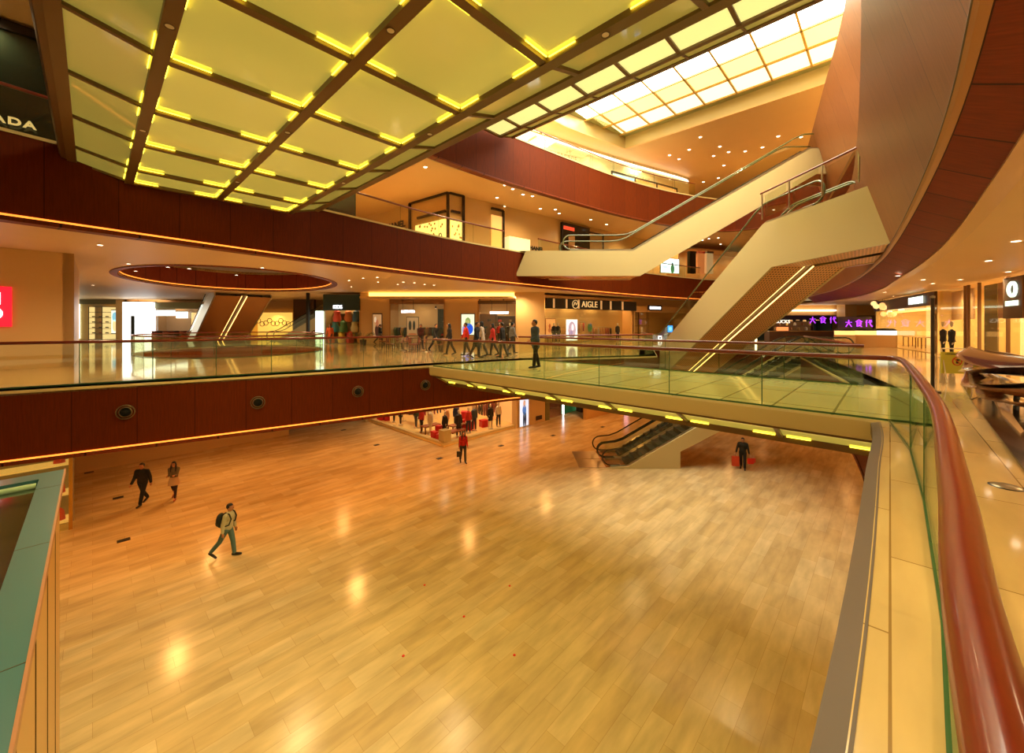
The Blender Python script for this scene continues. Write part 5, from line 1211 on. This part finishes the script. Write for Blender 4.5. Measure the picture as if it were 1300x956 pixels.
def person(loc, heading, label, H=1.72, hips=(20, -22), knees=(5, 18), sh=(-18, 20), elb=(15, 15), spread=(6, 6), top=(30, 30, 30), bottom=(30, 30, 34), shoes=(20, 16, 14), hair='short', coat=0.0, skirt=None, lean=3, head_turn=0, vox=.012, backpack=None, hand_items=None, sleeves=True, group=None, bulk=1.0, legs_col=None, cap_col=None):
    k = H/1.72; o = empty('person', loc, heading, label, 'person', group)
    D = math.radians
    def leg(sg, a, kn):
        hip = Vector((0, sg*.095, .92)); a = D(a); kn = D(kn)
        knee = hip+.43*Vector((math.sin(a), 0, -math.cos(a))); ank = knee+.42*Vector((math.sin(a-kn), 0, -math.cos(a-kn)))
        pitch = min(0.9, max(0, (kn-a)*.9)) if a < 0 or kn > .6 else 0
        toe = ank+Vector((.19*math.cos(pitch), sg*.02, -.045-.19*math.sin(pitch))); heel = ank+Vector((-.05, 0, -.045+.03*math.sin(pitch)))
        return hip, knee, ank, toe, heel
    LG = [leg(1, hips[0], knees[0]), leg(-1, hips[1], knees[1])]
    lo = min(min(l[3].z, l[4].z) for l in LG)-.035
    up = Vector((0, 0, -lo))
    ln = D(lean)
    def U(p):                                   # upper body leans about the pelvis
        p = Vector(p); z = p.z-.95; return Vector((p.x+z*math.sin(ln), p.y, .95+z*math.cos(ln)))+up
    def T_(v): return Vector(v)*k
    AR_ = []
    for sg, a, e, sp in ((1, sh[0], elb[0], spread[0]), (-1, sh[1], elb[1], spread[1])):
        s0 = Vector((0, sg*.185*bulk, 1.39)); a = D(a); e = D(e); sp_ = D(sp)
        el = s0+.28*Vector((math.sin(a), sg*math.sin(sp_), -math.cos(a))).normalized(); wr = el+.245*Vector((math.sin(a+e), sg*math.sin(sp_*.6), -math.cos(a+e))).normalized()
        AR_.append((U(s0), U(el), U(wr), (U(wr)-U(el)).normalized(), sg))
    # body: one continuous skin
    b = MB()
    ht = Matrix.Rotation(D(head_turn), 3, 'Z')
    hc = U((.015, 0, 1.60)); nk = U((0, 0, 1.45))
    cap(b, [T_(U((0, 0, 1.36))), T_(nk), T_(hc-Vector((.01, 0, .06)))], [.07*k, .052*k, .052*k])
    ell(b, T_(hc), (.098*k, .078*k, .118*k), 14, ht); ell(b, T_(hc+ht@Vector((.03, 0, -.055))), (.062*k, .052*k, .055*k), 12, ht)
    ell(b, T_(hc+ht@Vector((.10, 0, -.01))), (.02*k, .013*k, .026*k), 8, ht)          # nose
    for sg in (-1, 1):
        ell(b, T_(hc+ht@Vector((-.005, sg*.078, -.005))), (.022*k, .012*k, .032*k), 8, ht)   # ears
        ell(b, T_(hc+ht@Vector((.078, sg*.03, .028))), (.02*k, .026*k, .010*k), 8, ht)       # brow
    ell(b, T_(hc+ht@Vector((.088, 0, -.055))), (.014*k, .026*k, .010*k), 8, ht)       # mouth
    ell(b, T_(U((0, 0, 1.2))), (.10*k, .16*k, .24*k), 12); ell(b, T_(U((0, 0, .98))), (.10*k, .14*k, .14*k), 12)
    for (hp, kn, an, toe, heel) in LG: cap(b, [T_(hp+up), T_(kn+up), T_(an+up)], [.075*k, .05*k, .035*k]); cap(b, [T_(heel+up), T_(toe+up)], [.03*k, .028*k])
    for (s0, el, wr, d, sg) in AR_:
        cap(b, [T_(s0), T_(el), T_(wr)], [.045*k, .036*k, .026*k])
        pm = wr+d*.045; cap(b, [T_(wr), T_(pm), T_(wr+d*.075)], [.024*k, .032*k, .028*k])
        fw = U((1, 0, .95))-U((0, 0, .95)); side = fw.cross(d).normalized() if fw.cross(d).length > .01 else Vector((0, 1, 0)); fwd = d.cross(side).normalized()*(-1)
        fwd = (fw-d*fw.dot(d)).normalized()
        for i, Lf in enumerate((.062, .072, .068, .052)):
            q = wr+d*.085+fwd*(.027-.018*i); c1 = q+d*Lf*.55; c2 = c1+(d*.6-side*sg*.0+Vector((0, -sg*.55, 0))).normalized()*Lf*.5
            cap(b, [T_(q), T_(c1), T_(c2)], [.0095*k, .0088*k, .0075*k], 6)
        tb = wr+d*.035+fwd*.03; cap(b, [T_(tb), T_(tb+fwd*.022+d*.03), T_(tb+fwd*.026+d*.06)], [.012*k, .010*k, .008*k], 6)
    remesh(b, 'body', SKIN, o, vox*.75, 1)
    for sg in (-1, 1):
        e = MB(); ell(e, T_(hc+ht@Vector((.088, sg*.03, .012))), (.008*k, .012*k, .007*k), 8); e.build('eye', M['dark'], o)
    # trousers or stockings
    t = MB()
    lc = legs_col or bottom
    w = 1.0 if not skirt else .62
    ell(t, T_(U((0, 0, .95))), (.125*k, .165*k*bulk, .13*k), 12)
    for (hp, kn, an, toe, heel) in LG: cap(t, [T_(hp+up), T_(kn+up), T_(an+up+Vector((0, 0, .03)))], [.098*k*(w if w == 1 else .86), .074*k*(w if w == 1 else .8), (.062 if w == 1 else .045)*k])
    remesh(t, 'trousers' if not skirt else 'stockings', cm(lc, .75), o, vox)
    if skirt:
        s_ = MB(); pr_ = [(.16, 1.02), (.19, .9), (.23, .66), (.22, .65), (.15, 1.0)]; s_.lathe([(r*k, (z+up.z)*k) for r, z in pr_], n=20, sx=.8); s_.build('skirt', cm(skirt, .8), o, smooth=True)
    # jacket
    j = MB(); zb = .93-coat
    ell(j, T_(U((0, 0, 1.31))), (.135*k*bulk, .205*k*bulk, .16*k), 14); ell(j, T_(U((.0, 0, 1.13))), (.13*k*bulk, .18*k*bulk, .2*k), 14); ell(j, T_(U((0, 0, .99))), (.138*k*bulk, .18*k*bulk, .15*k), 14)
    if coat: ell(j, T_(U((0, 0, .90-coat*.4))), (.15*k, .19*k, (.18+coat*.5)*k), 14)
    cap(j, [T_(U((0, -.13, 1.42))), T_(U((0, .13, 1.42)))], [.055*k, .055*k]); ell(j, T_(U((-.01, 0, 1.46))), (.075*k, .08*k, .035*k), 12)
    for (s0, el, wr, d, sg) in AR_: cap(j, [T_(s0), T_(el), T_(wr-d*.02)], [.072*k*bulk, .058*k*bulk, .046*k*bulk])
    remesh(j, 'jacket', cm(top, .8), o, vox)
    # hair
    h = MB(); ell(h, T_(hc+ht@Vector((-.018, 0, .03))), (.105*k, .09*k, .108*k), 14, ht)
    if hair == 'long':
        ell(h, T_(hc+ht@Vector((-.045, 0, -.06))), (.085*k, .098*k, .16*k), 12, ht)
        for sg in (-1, 1): cap(h, [T_(hc+ht@Vector((-.01, sg*.075, 0))), T_(hc+ht@Vector((.02, sg*.09, -.14))), T_(hc+ht@Vector((.07, sg*.085, -.30)))], [.035*k, .04*k, .025*k])
    hm = remesh(h, 'hair', cm(cap_col, .8) if cap_col else HAIR, o, vox*.8, 1)
    f = Vector(T_(hc)); fd = ht@Vector((1, 0, 0))
    for v in hm.data.vertices:                   # clear the face
        d = v.co-f; a = d.dot(fd)
        if a > .02*k and d.z < .065*k and (hair != 'long' or (abs(d.dot(ht@Vector((0, 1, 0)))) < .055*k and d.z > -.14)): v.co -= fd*min(a-.01*k, .09*k)
    for i, (hp, kn, an, toe, heel) in enumerate(LG):
        s_ = MB(); cap(s_, [T_(heel+up+Vector((0, 0, .005))), T_((heel+toe)/2+up+Vector((0, 0, .01))), T_(toe+up)], [.04*k, .045*k, .036*k]); remesh(s_, 'shoe', cm(shoes, .4), o, vox, 1)
    if backpack:
        p = MB(); c = U((-.235, 0, 1.19)); ell(p, T_(c), (.125*k, .165*k, .235*k), 16); ell(p, T_(c+Vector((-.07, 0, -.08))), (.075*k, .12*k, .12*k), 12)
        remesh(p, 'backpack', cm(backpack, .6), o, vox)
        for sg in (-1, 1): MB().tube([T_(U((-.16, sg*.11, 1.38))), T_(U((-.05, sg*.125, 1.475))), T_(U((.08, sg*.13, 1.43))), T_(U((.155, sg*.135, 1.28))), T_(U((.12, sg*.16, 1.1))), T_(U((-.12, sg*.17, 1.02)))], .02*k, 6).build('backpack_strap', cm(backpack, .6), o, smooth=True)
    return o, [T_(a[2]+a[3]*.09) for a in AR_]
def gp(px, py): p = P(px, py, G0); return (p.x, p.y, G0+.003)
def world_hand(o, v): return Matrix.Translation(o.location) @ Matrix.Rotation(o.rotation_euler[2], 4, 'Z') @ v
def paper_bag(pos_top, rz, w, h, c, label, group=None, name='shopping_bag'):
    o = empty(name, (pos_top[0], pos_top[1], pos_top[2]-h-.16), rz, label, 'bag', group)
    MB().prism([(-w/2, -w*.2), (w/2, -w*.2), (w/2, w*.2), (-w/2, w*.2)], 0, h).build('bag_body', cm(c, .5), o)
    for sy in (-1, 1): MB().tube([(-w*.2, sy*w*.18, h-.01), (-w*.12, sy*w*.08, h+.13), (0, 0, h+.17), (w*.12, sy*w*.08, h+.13), (w*.2, sy*w*.18, h-.01)], .006, 5).build('handle', cm((230, 200, 170)), o)
    return o
pe, hd = person(gp(181, 641), math.radians(-84), 'man in a black jacket and black trousers striding forward at left', 1.74, hips=(20, -18), knees=(6, 16), sh=(-16, 18), elb=(14, 20), spread=(7, 7), top=(22, 24, 24), bottom=(20, 24, 28), bulk=1.08, vox=.011)
pe, hd = person(gp(221, 634), math.radians(-68), 'woman with long black hair, grey jacket, beige skirt and dark stockings', 1.62, hips=(14, -16), knees=(4, 18), sh=(20, 20), elb=(80, 80), spread=(-6, -6), top=(104, 92, 70), bottom=(190, 150, 110), skirt=(206, 170, 130), legs_col=(48, 26, 22), shoes=(170, 90, 60), hair='long', vox=.011, bulk=.9)
pe, hd = person(gp(289, 707), math.radians(4), 'man in a pale jacket and blue jeans walking right with a black backpack', 1.73, hips=(14, -26), knees=(8, 12), sh=(6, -8), elb=(12, 16), top=(196, 190, 150), bottom=(86, 118, 116), shoes=(30, 22, 16), backpack=(26, 34, 34), vox=.010, lean=6)
pe, hd = person(gp(588, 588), math.radians(-70), 'person in a red top and grey trousers walking before the ground floor shop', 1.70, hips=(10, -12), knees=(3, 12), sh=(5, -6), elb=(30, 12), top=(190, 30, 24), bottom=(70, 66, 54), shoes=(26, 24, 24), hair='long', vox=.013, bulk=.92)
bg_ = paper_bag(world_hand(pe, hd[1])+Vector((0, 0, .02)), 0, .26, .3, (60, 50, 40), 'small dark bag held by the person in the red top', name='shoulder_bag')
pe, hd = person(gp(943, 596), math.radians(-122), 'shopper all in black holding red shopping bags in both hands', 1.62, hips=(8, -10), knees=(2, 10), sh=(2, 2), elb=(8, 8), spread=(16, 18), top=(34, 32, 22), bottom=(22, 18, 14), shoes=(20, 16, 12), vox=.013)
wh1, wh2 = world_hand(pe, hd[0]), world_hand(pe, hd[1])
paper_bag(wh1+Vector((.06, 0, .02)), .1, .28, .28, (226, 44, 26), 'wide bright red shopping bag in the shopper\'s hand at right')
paper_bag(wh1+Vector((.25, .05, .0)), .4, .2, .22, (226, 60, 36), 'smaller red shopping bag beside the wide one')
paper_bag(wh2+Vector((-.02, 0, .02)), -.1, .34, .50, (226, 76, 36), 'tall orange red shopping bag in the shopper\'s other hand at left')
def l1p(px, py): p = P(px, py, 0); return (p.x, p.y, .008)
pe, hd = person(l1p(680, 468.5), math.radians(-160), 'man in a blue grey coat and black trousers standing on the footbridge', 1.76, hips=(8, -8), knees=(2, 6), sh=(14, 0), elb=(50, 12), top=(70, 84, 96), bottom=(24, 22, 20), coat=.12, vox=.012, bulk=1.1)
ppl = [(571, 451, 190, 'person in dark clothes with a ponytail walking along the bridge end', (30, 26, 26), (36, 30, 28), 'long', 0),
       (592, 452, 200, 'person in a bright red jacket at the far end of the bridge', (214, 44, 30), (60, 50, 40), 'short', 0),
       (605, 455, -20, 'tall person in a long black coat striding on the bridge', (24, 26, 30), (24, 24, 26), 'short', .25),
       (612, 453, 170, 'person in a pale coat beside the long black coat', (190, 170, 150), (60, 60, 56), 'long', .15),
       (626, 452, 185, 'person in a red coat behind the railing of the bridge', (206, 50, 36), (40, 36, 34), 'long', .1),
       (638, 455, 160, 'person in black with grey trousers near the middle of the bridge', (26, 24, 26), (70, 66, 60), 'short', 0),
       (650, 450, 20, 'person in a grey jacket leading the group off the bridge', (120, 120, 116), (44, 40, 38), 'short', 0)]
for i, (px, py, hdg, lab, tc, bc, hr, co) in enumerate(ppl):
    person(l1p(px, py), math.radians(hdg), lab, 1.66+.03*(i % 4), hips=(14-3*(i % 3), -15+4*(i % 2)), knees=(4, 10), sh=(-14, 16), elb=(20, 14), top=tc, bottom=bc, hair=hr, coat=co, vox=.018)
far = [(419, 438, -80, 'person in an orange and red coat by the childrens shop', (214, 96, 40), (70, 40, 26), 'long', .2),
       (482, 437, 10, 'person in a dark jacket and pale trousers before the framed fashion picture', (34, 44, 48), (60, 66, 60), 'short', 0),
       (448, 436, -90, 'small person in a yellow coat outside the childrens shop', (236, 180, 60), (200, 160, 110), 'long', .15),
       (553, 447, -30, 'person in a black jacket near the right end of the track-lit shop', (26, 24, 24), (30, 28, 30), 'short', 0),
       (534, 444, -60, 'person in a dark maroon top by the track-lit shop', (70, 30, 28), (50, 44, 40), 'short', 0)]
for i, (px, py, hdg, lab, tc, bc, hr, co) in enumerate(far):
    person(l1p(px, py), math.radians(hdg), lab, 1.3 if i == 2 else 1.68, top=tc, bottom=bc, hair=hr, coat=co, vox=.022)

# ================================================================ SMALLER THINGS
# round black jet nozzles in the long red fascia
def foot_on(curve, px, z):
    best = None
    for i in range(len(curve)-1):
        for f in (0, .25, .5, .75):
            x = curve[i][0]+(curve[i+1][0]-curve[i][0])*f; y = curve[i][1]+(curve[i+1][1]-curve[i][1])*f
            if y <= 0: continue
            e = abs(650+505.6*x/y-px)
            if best is None or e < best[0]: best = (e, x, y, math.atan2(curve[i+1][1]-curve[i][1], curve[i+1][0]-curve[i][0]))
    return best[1:]
for i, (px, py) in enumerate(((155, 523), (327, 511), (451, 497), (541, 489))):
    x, y, h = foot_on(c1l, px, 0); z = 1.6-(py-413)*y/505.6
    q = empty('air_nozzle', (x, y, max(-1.4, z)), h, ['largest and nearest round black air nozzle in the long red fascia', 'second round air nozzle along the red fascia from the left', 'third round air nozzle along the red fascia from the left', 'smallest round air nozzle, half hidden by the footbridge'][i], 'air nozzle')
    R = Matrix.Rotation(math.pi/2, 4, 'X')
    for nm, prof, mm in (('outer_ring', [(.20, 0), (.20, .05), (.18, .06), (.175, 0)], M['beam']), ('inner_ring', [(.145, 0), (.14, .05), (.125, .06), (.12, .02)], M['beam']), ('dark_core', [(.115, .02), (.07, .05), (.001, .06)], cm((12, 9, 7), .95)), ('recess', [(.17, .004), (.001, .004)], M['woodred'])):
        mb = MB().lathe(prof, n=24); mb.v = [tuple(R @ Vector(v)) for v in mb.v]; mb.build(nm, mm, q, smooth=True)
# downlights
def downlight(px, py, z, where, r=.07):
    p = P(px, py, z)
    if DL.get(z): q = copy_tree(DL[z], loc=(p.x, p.y, z-.004), label='small round downlight glowing '+where); q['group'] = 'round downlights '+where; return
    q = empty('downlight', (p.x, p.y, z-.004), 0, 'small round downlight glowing '+where, 'ceiling light', 'round downlights '+where)
    MB().lathe([(.001, -.004), (r, -.004)], n=14).build('lamp_face', M['downl'], q); MB().lathe([(r, -.004), (r*1.35, -.012), (r*1.4, .0)], n=14).build('trim_ring', M['white'], q)
    DL[z] = q
DL = {}
for px, py in ((127, 311), (163, 335), (213, 339), (172, 344), (240, 341), (118, 362), (300, 349), (443, 356), (461, 353), (480, 358), (505, 361), (333, 340), (512, 358), (526, 359), (539, 361), (551, 362), (446, 364), (479, 352)):
    downlight(px, py, 4.4, 'in the left gallery ceiling')
for px, py in ((1290, 306), (1190, 327), (1255, 331), (1140, 350), (1172, 355), (1184, 360), (1123, 371), (1134, 376), (1219, 355), (1145, 376), (1115, 385), (1280, 345)):
    downlight(px, py, 3.6, 'in the right gallery ceiling', .08)
for px, py in ((641, 235), (651, 240), (664, 247), (676, 249), (631, 251), (712, 253), (740, 262), (705, 266), (750, 279), (686, 265), (710, 271), (640, 262), (892, 305), (900, 303), (880, 310), (912, 302), (915, 310), (22, 47), (24, 85), (540, 212), (770, 285)):
    downlight(px, py, 9.8, 'in the upper gallery ceiling', .09)
for px, py in ((875, 190), (906, 198), (914, 186), (925, 193), (862, 202), (889, 174), (946, 192), (968, 187), (988, 173), (1017, 174), (1044, 139), (1063, 121), (850, 197), (912, 226), (893, 231), (919, 210)):
    downlight(px, py, 15.3, 'in the top gallery ceiling', .1)
# dark floor boxes
for i, (px, py) in enumerate(((113, 600), (150, 632), (157, 686), (436, 546), (478, 565), (558, 582), (636, 566), (702, 553), (765, 542), (1101, 579))):
    g = gp(px, py); q = empty('floor_outlet', (g[0], g[1], G0+.001), VDIR, ['dark floor outlet farthest up at the left', 'dark floor outlet left of the man in black', 'dark floor outlet nearest the camera at left', 'dark floor outlet below the left end of the clothes shop', 'dark floor outlet left of the shop corner', 'dark floor outlet in front of the shop corner', 'dark floor outlet right of the person in the red top', 'dark floor outlet before the pale wall', 'dark floor outlet before the menswear shop', 'small dark floor outlet below the right end of the footbridge'][i], 'floor outlet')
    MB().box((0, 0, .006), (.34, .24, .012)).build('cover', cm((60, 46, 30)), q); MB().box((0, 0, .013), (.30, .20, .004)).build('plate', cm((34, 26, 18)), q)
for i, (px, py) in enumerate(((512, 833), (653, 832), (589, 783), (539, 743), (647, 744))):
    g = gp(px, py); q = MB().lathe([(.001, .012), (.03, .01), (.034, .0)], n=8).build('red_petal', cm((220, 40, 20))); q.location = g; tag(q, ['red speck of petal near the bottom left of centre', 'red speck of petal at the bottom centre', 'bright red petal speck above the bottom pair', 'tiny petal speck farther up the floor at left', 'tiny petal speck farther up the floor at right'][i], 'petal')
p = P(1278, 618, 0); q = empty('floor_lamp_cover', (p.x, p.y, .001), 0, 'round metal disc set in the walkway floor right of the handrail', 'floor disc'); MB().lathe([(.001, .012), (.09, .012), (.11, .0)], n=24).build('disc', M['steel'], q, smooth=True); MB().lathe([(.11, .006), (.125, 0)], n=24).build('rim', M['dark'], q)
# stanchion pole
p = P(1184, 498, 0); q = empty('stanchion_pole', (p.x, p.y, 0), 0, 'slim dark upright pole on the walkway beyond the curved handrail', 'pole')
MB().tube([(0, 0, .02), (0, 0, 2.25)], .035, 10).build('shaft', cm((60, 44, 30), .3), q, smooth=True); MB().lathe([(.001, .03), (.14, .03), (.15, .0)], n=16).build('base', cm((60, 44, 30), .3), q); MB().lathe([(.05, 2.25), (.05, 2.3), (.001, 2.31)], n=12).build('cap', M['steel'], q)
# yellow warning board with barrier
p = P(1214, 486, 0); q = empty('warning_board', (p.x, p.y, 0), -.15, 'yellow warning board with a red prohibition circle standing on the walkway', 'sign')
MB().box((0, 0, .56), (.74, .04, .60)).build('board', mat('board_yellow', (196, 186, 60), .4), q)
MB().tube([(.11*math.cos(a*math.pi/8), -.03, .60+.11*math.sin(a*math.pi/8)) for a in range(16)], .014, 6, closed=True).tube([(-.07, -.03, .67), (.07, -.03, .53)], .012, 6).build('prohibition_circle', cm((200, 70, 30)), q)
MB().box((0, -.03, .6), (.05, .01, .12)).box((.02, -.03, .64), (.08, .01, .03)).build('pictogram', M['dark'], q)
glyphs('lettering', q, .3, 7, cm((120, 110, 50)), 2, .03, loc=(-.14, -.026, .80)); glyphs('small_lettering', q, .2, 6, cm((120, 110, 50)), 5, .025, loc=(.2, -.026, .80))
for sx in (-1, 1):
    MB().tube([(sx*.32, .1, 0.02), (sx*.32, .05, .95)], .016, 8).build('leg', cm((226, 214, 180), .3), q); MB().tube([(sx*.32, -.12, .02), (sx*.32, .05, .95)], .014, 8).build('leg', cm((226, 214, 180), .3), q)
MB().tube([(-.34, .05, .95), (.34, .05, .95)], .018, 8).build('top_bar', cm((226, 214, 180), .3), q)
# folded metal sculpture on black plates
BLK = mat('dark_brown_lacquer', (40, 26, 18), .18, coat=.5); PUR = mat('plum_lacquer', (112, 74, 66), .08, coat=1.0, metal=.2)
sc_ = empty('sculpture', (9.8, 7.6, 0), 0, 'large sculpture of folded glossy blades on dark floor plates, cut by the right edge', 'sculpture')
def SCP(px, py, z): p = P(px, py, z); return (p.x-9.8, p.y-7.6, z)
def splate(pts, z, nm='floor_plate', m=BLK):
    a = [SCP(px, py, 0.001) for px, py in pts]; a = [(x, y, z) for x, y, _ in a]; b = [(x, y, .003) for x, y, _ in a]
    mb = MB().poly(a)
    for i in range(len(a)): j = (i+1) % len(a); mb.quad(a[i], a[j], b[j], b[i])
    mb.build(nm, m, sc_)
splate([(1219, 487), (1238, 482), (1252, 501), (1233, 508)], .03)
splate([(1233, 510), (1256, 503), (1330, 575), (1330, 640), (1300, 598)], .03)
splate([(1275, 517), (1300, 508), (1340, 515), (1340, 570), (1300, 552)], .05)
splate([(1262, 510), (1290, 504), (1276, 517), (1300, 552), (1296, 556), (1272, 530)], .06, 'pale_plate', mat('pale_tan_plate', (206, 160, 110), .2))
def blade(a, b, c, w, th, m, nm, twist=0.5):
    """pointed curved blade along a quadratic curve a-b-c"""
    a, b, c = Vector(a), Vector(b), Vector(c); rows = []
    N = 20
    for i in range(N+1):
        u = i/N; p = a*(1-u)**2+b*2*u*(1-u)+c*u*u; t = ((b-a)*(1-u)+(c-b)*u).normalized()
        sd = t.cross(Vector((0, 0, 1))).normalized(); upv = sd.cross(t)
        an = twist*(u-.5); s2 = sd*math.cos(an)+upv*math.sin(an); u2 = upv*math.cos(an)-sd*math.sin(an)
        r = w*math.sin(math.pi*min(1, .04+u*.8))**.8
        row = []
        for k in range(13):
            q = -1+2*k/12; row.append(p+s2*r*q+u2*(th*(1-q*q)))
        for k in range(12, -1, -1):
            q = -1+2*k/12; row.append(p+s2*r*q-u2*(th*.35*(1-q*q)))
        rows.append(row)
    MB().sheet(rows).build(nm, m, sc_, smooth=True)
def SP(px, py, Y): return ((px-650)/505.6*Y-9.8, Y-7.6, 1.6-(py-413)*Y/505.6)
blade(SP(1229, 448, 9.4), SP(1262, 462, 8.2), SP(1345, 470, 6.8), .55, .16, PUR, 'upper_blade', -.5)
blade(SP(1230, 462, 9.2), SP(1262, 478, 8.0), SP(1345, 476, 6.6), .50, .10, PUR, 'plum_blade', .8)
blade(SP(1231, 468, 9.2), SP(1250, 505, 7.8), SP(1345, 505, 6.2), .36, .08, mat('tan_lacquer', (176, 120, 78), .12, coat=.8), 'tan_blade', 1.2)
blade(SP(1250, 475, 8.8), SP(1280, 498, 7.6), SP(1345, 492, 6.4), .42, .08, BLK, 'dark_blade', .4)
blade(SP(1244, 482, 8.6), SP(1270, 520, 7.4), SP(1345, 520, 6.0), .28, .06, mat('tan_lacquer_pale', (200, 146, 98), .15, coat=.8), 'lower_tan_blade', 1.0)
blade(SP(1252, 452, 8.9), SP(1275, 455, 8.2), SP(1340, 470, 7.4), .22, .14, BLK, 'back_blade', .2)
for (px, py) in ((1262, 492), (1290, 512), (1243, 478)):
    a = SCP(px, py+12, 0); MB().tube([(a[0], a[1], .03), (a[0]+.05, a[1]+.02, .5)], .04, 8).build('support', BLK, sc_)
# palm beside the childrens shop and cafe furniture
p = P(461, 438.5, 0); p = (p.x, p.y, .005); q = empty('potted_palm', p, 0, 'potted palm with arching fronds between the childrens shop and the cream pier', 'plant')
MB().lathe([(.001, 0), (.2, 0), (.26, .45), (.22, .45), (.2, .40), (.001, .40)], n=16).build('pot', cm((70, 50, 34)), q, smooth=True)
r_ = random.Random(9)
for i in range(16):
    a = i*2.4; L = r_.uniform(.7, 1.1); mb = MB(); pts = [(L*u*math.cos(a), L*u*math.sin(a), .4+1.25*u-.75*u*u*r_.uniform(.8, 1.1)) for u in (0, .25, .5, .75, 1)]
    mb.tube(pts, [.012, .01, .008, .006, .003], 5)
    for j in range(1, 5):
        for sg in (-1, 1):
            c = Vector(pts[j]); d = Vector((-math.sin(a)*sg, math.cos(a)*sg, -.35)); e = c+d*.28; w_ = Vector((math.cos(a), math.sin(a), 0))*.035
            mb.quad(c-w_, c+w_, e+w_*.3, e-w_*.3)
    mb.build('frond', cm((110, 110, 44)), q)
for i, (px, py) in enumerate(((500, 441), (523, 443), (541, 447), (512, 446))):
    p = l1p(px, py); q = empty('cafe_table', p, 0, ['round cafe table at the left behind the gallery railing', 'round cafe table before the garment display', 'round cafe table at the right of the group', 'round cafe table closest to the railing'][i], 'table')
    MB().lathe([(.001, .72), (.4, .72), (.4, .75), (.001, .75)], n=18).build('table_top', cm((110, 60, 34), .3), q); MB().tube([(0, 0, .02), (0, 0, .72)], .03, 8).build('pedestal', M['steel'], q); MB().lathe([(.24, 0), (.22, .03), (.001, .04)], n=16).build('base', M['steel'], q)
    for j in (-1, 1):
        c = empty('cafe_chair', (p[0]+j*.75, p[1]+.1*j, p[2]), 0 if j < 0 else math.pi, 'low backed brown chair at the %s side of the cafe table %s' % ('left' if j < 0 else 'right', ['at the far left', 'before the garment display', 'right of the group', 'closest to the railing'][i]), 'chair')
        MB().box((0, 0, .44), (.42, .44, .06)).build('seat', cm((120, 66, 40)), c); MB().box((-.2, 0, .68), (.05, .44, .34)).build('backrest', cm((120, 66, 40)), c)
        for sx in (-1, 1):
            for sy in (-1, 1): MB().box((sx*.18, sy*.19, .205), (.035, .035, .41)).build('leg', M['dark'], c)
# railing at the head of the broad escalator
hx = [(10.18, 16.3), (10.35, 13.6), (10.45, 11.9)]
q = empty('landing_railing', (hx[0][0], hx[0][1], L2), 0, 'red topped railing with steel posts along the head of the broad escalator', 'railing')
MB().tube([(x-hx[0][0], y-hx[0][1], 1.08) for x, y in hx], .035, 10).build('handrail', M['rail'], q, smooth=True)
for u in (.02, .35, .68, .98):
    x = hx[0][0]+(hx[2][0]-hx[0][0])*u-hx[0][0]; y = (hx[2][1]-hx[0][1])*u; MB().box((x, y, .53), (.03, .05, 1.05)).build('post', M['steel'], q)
for u in (.02, .35, .68):
    x = (hx[2][0]-hx[0][0])*(u+.165); y = (hx[2][1]-hx[0][1])*(u+.165); MB().box((x, y, .52), (.012, 1.35, .9), rz=-.06).build('glass_panel', M['glass'], q)
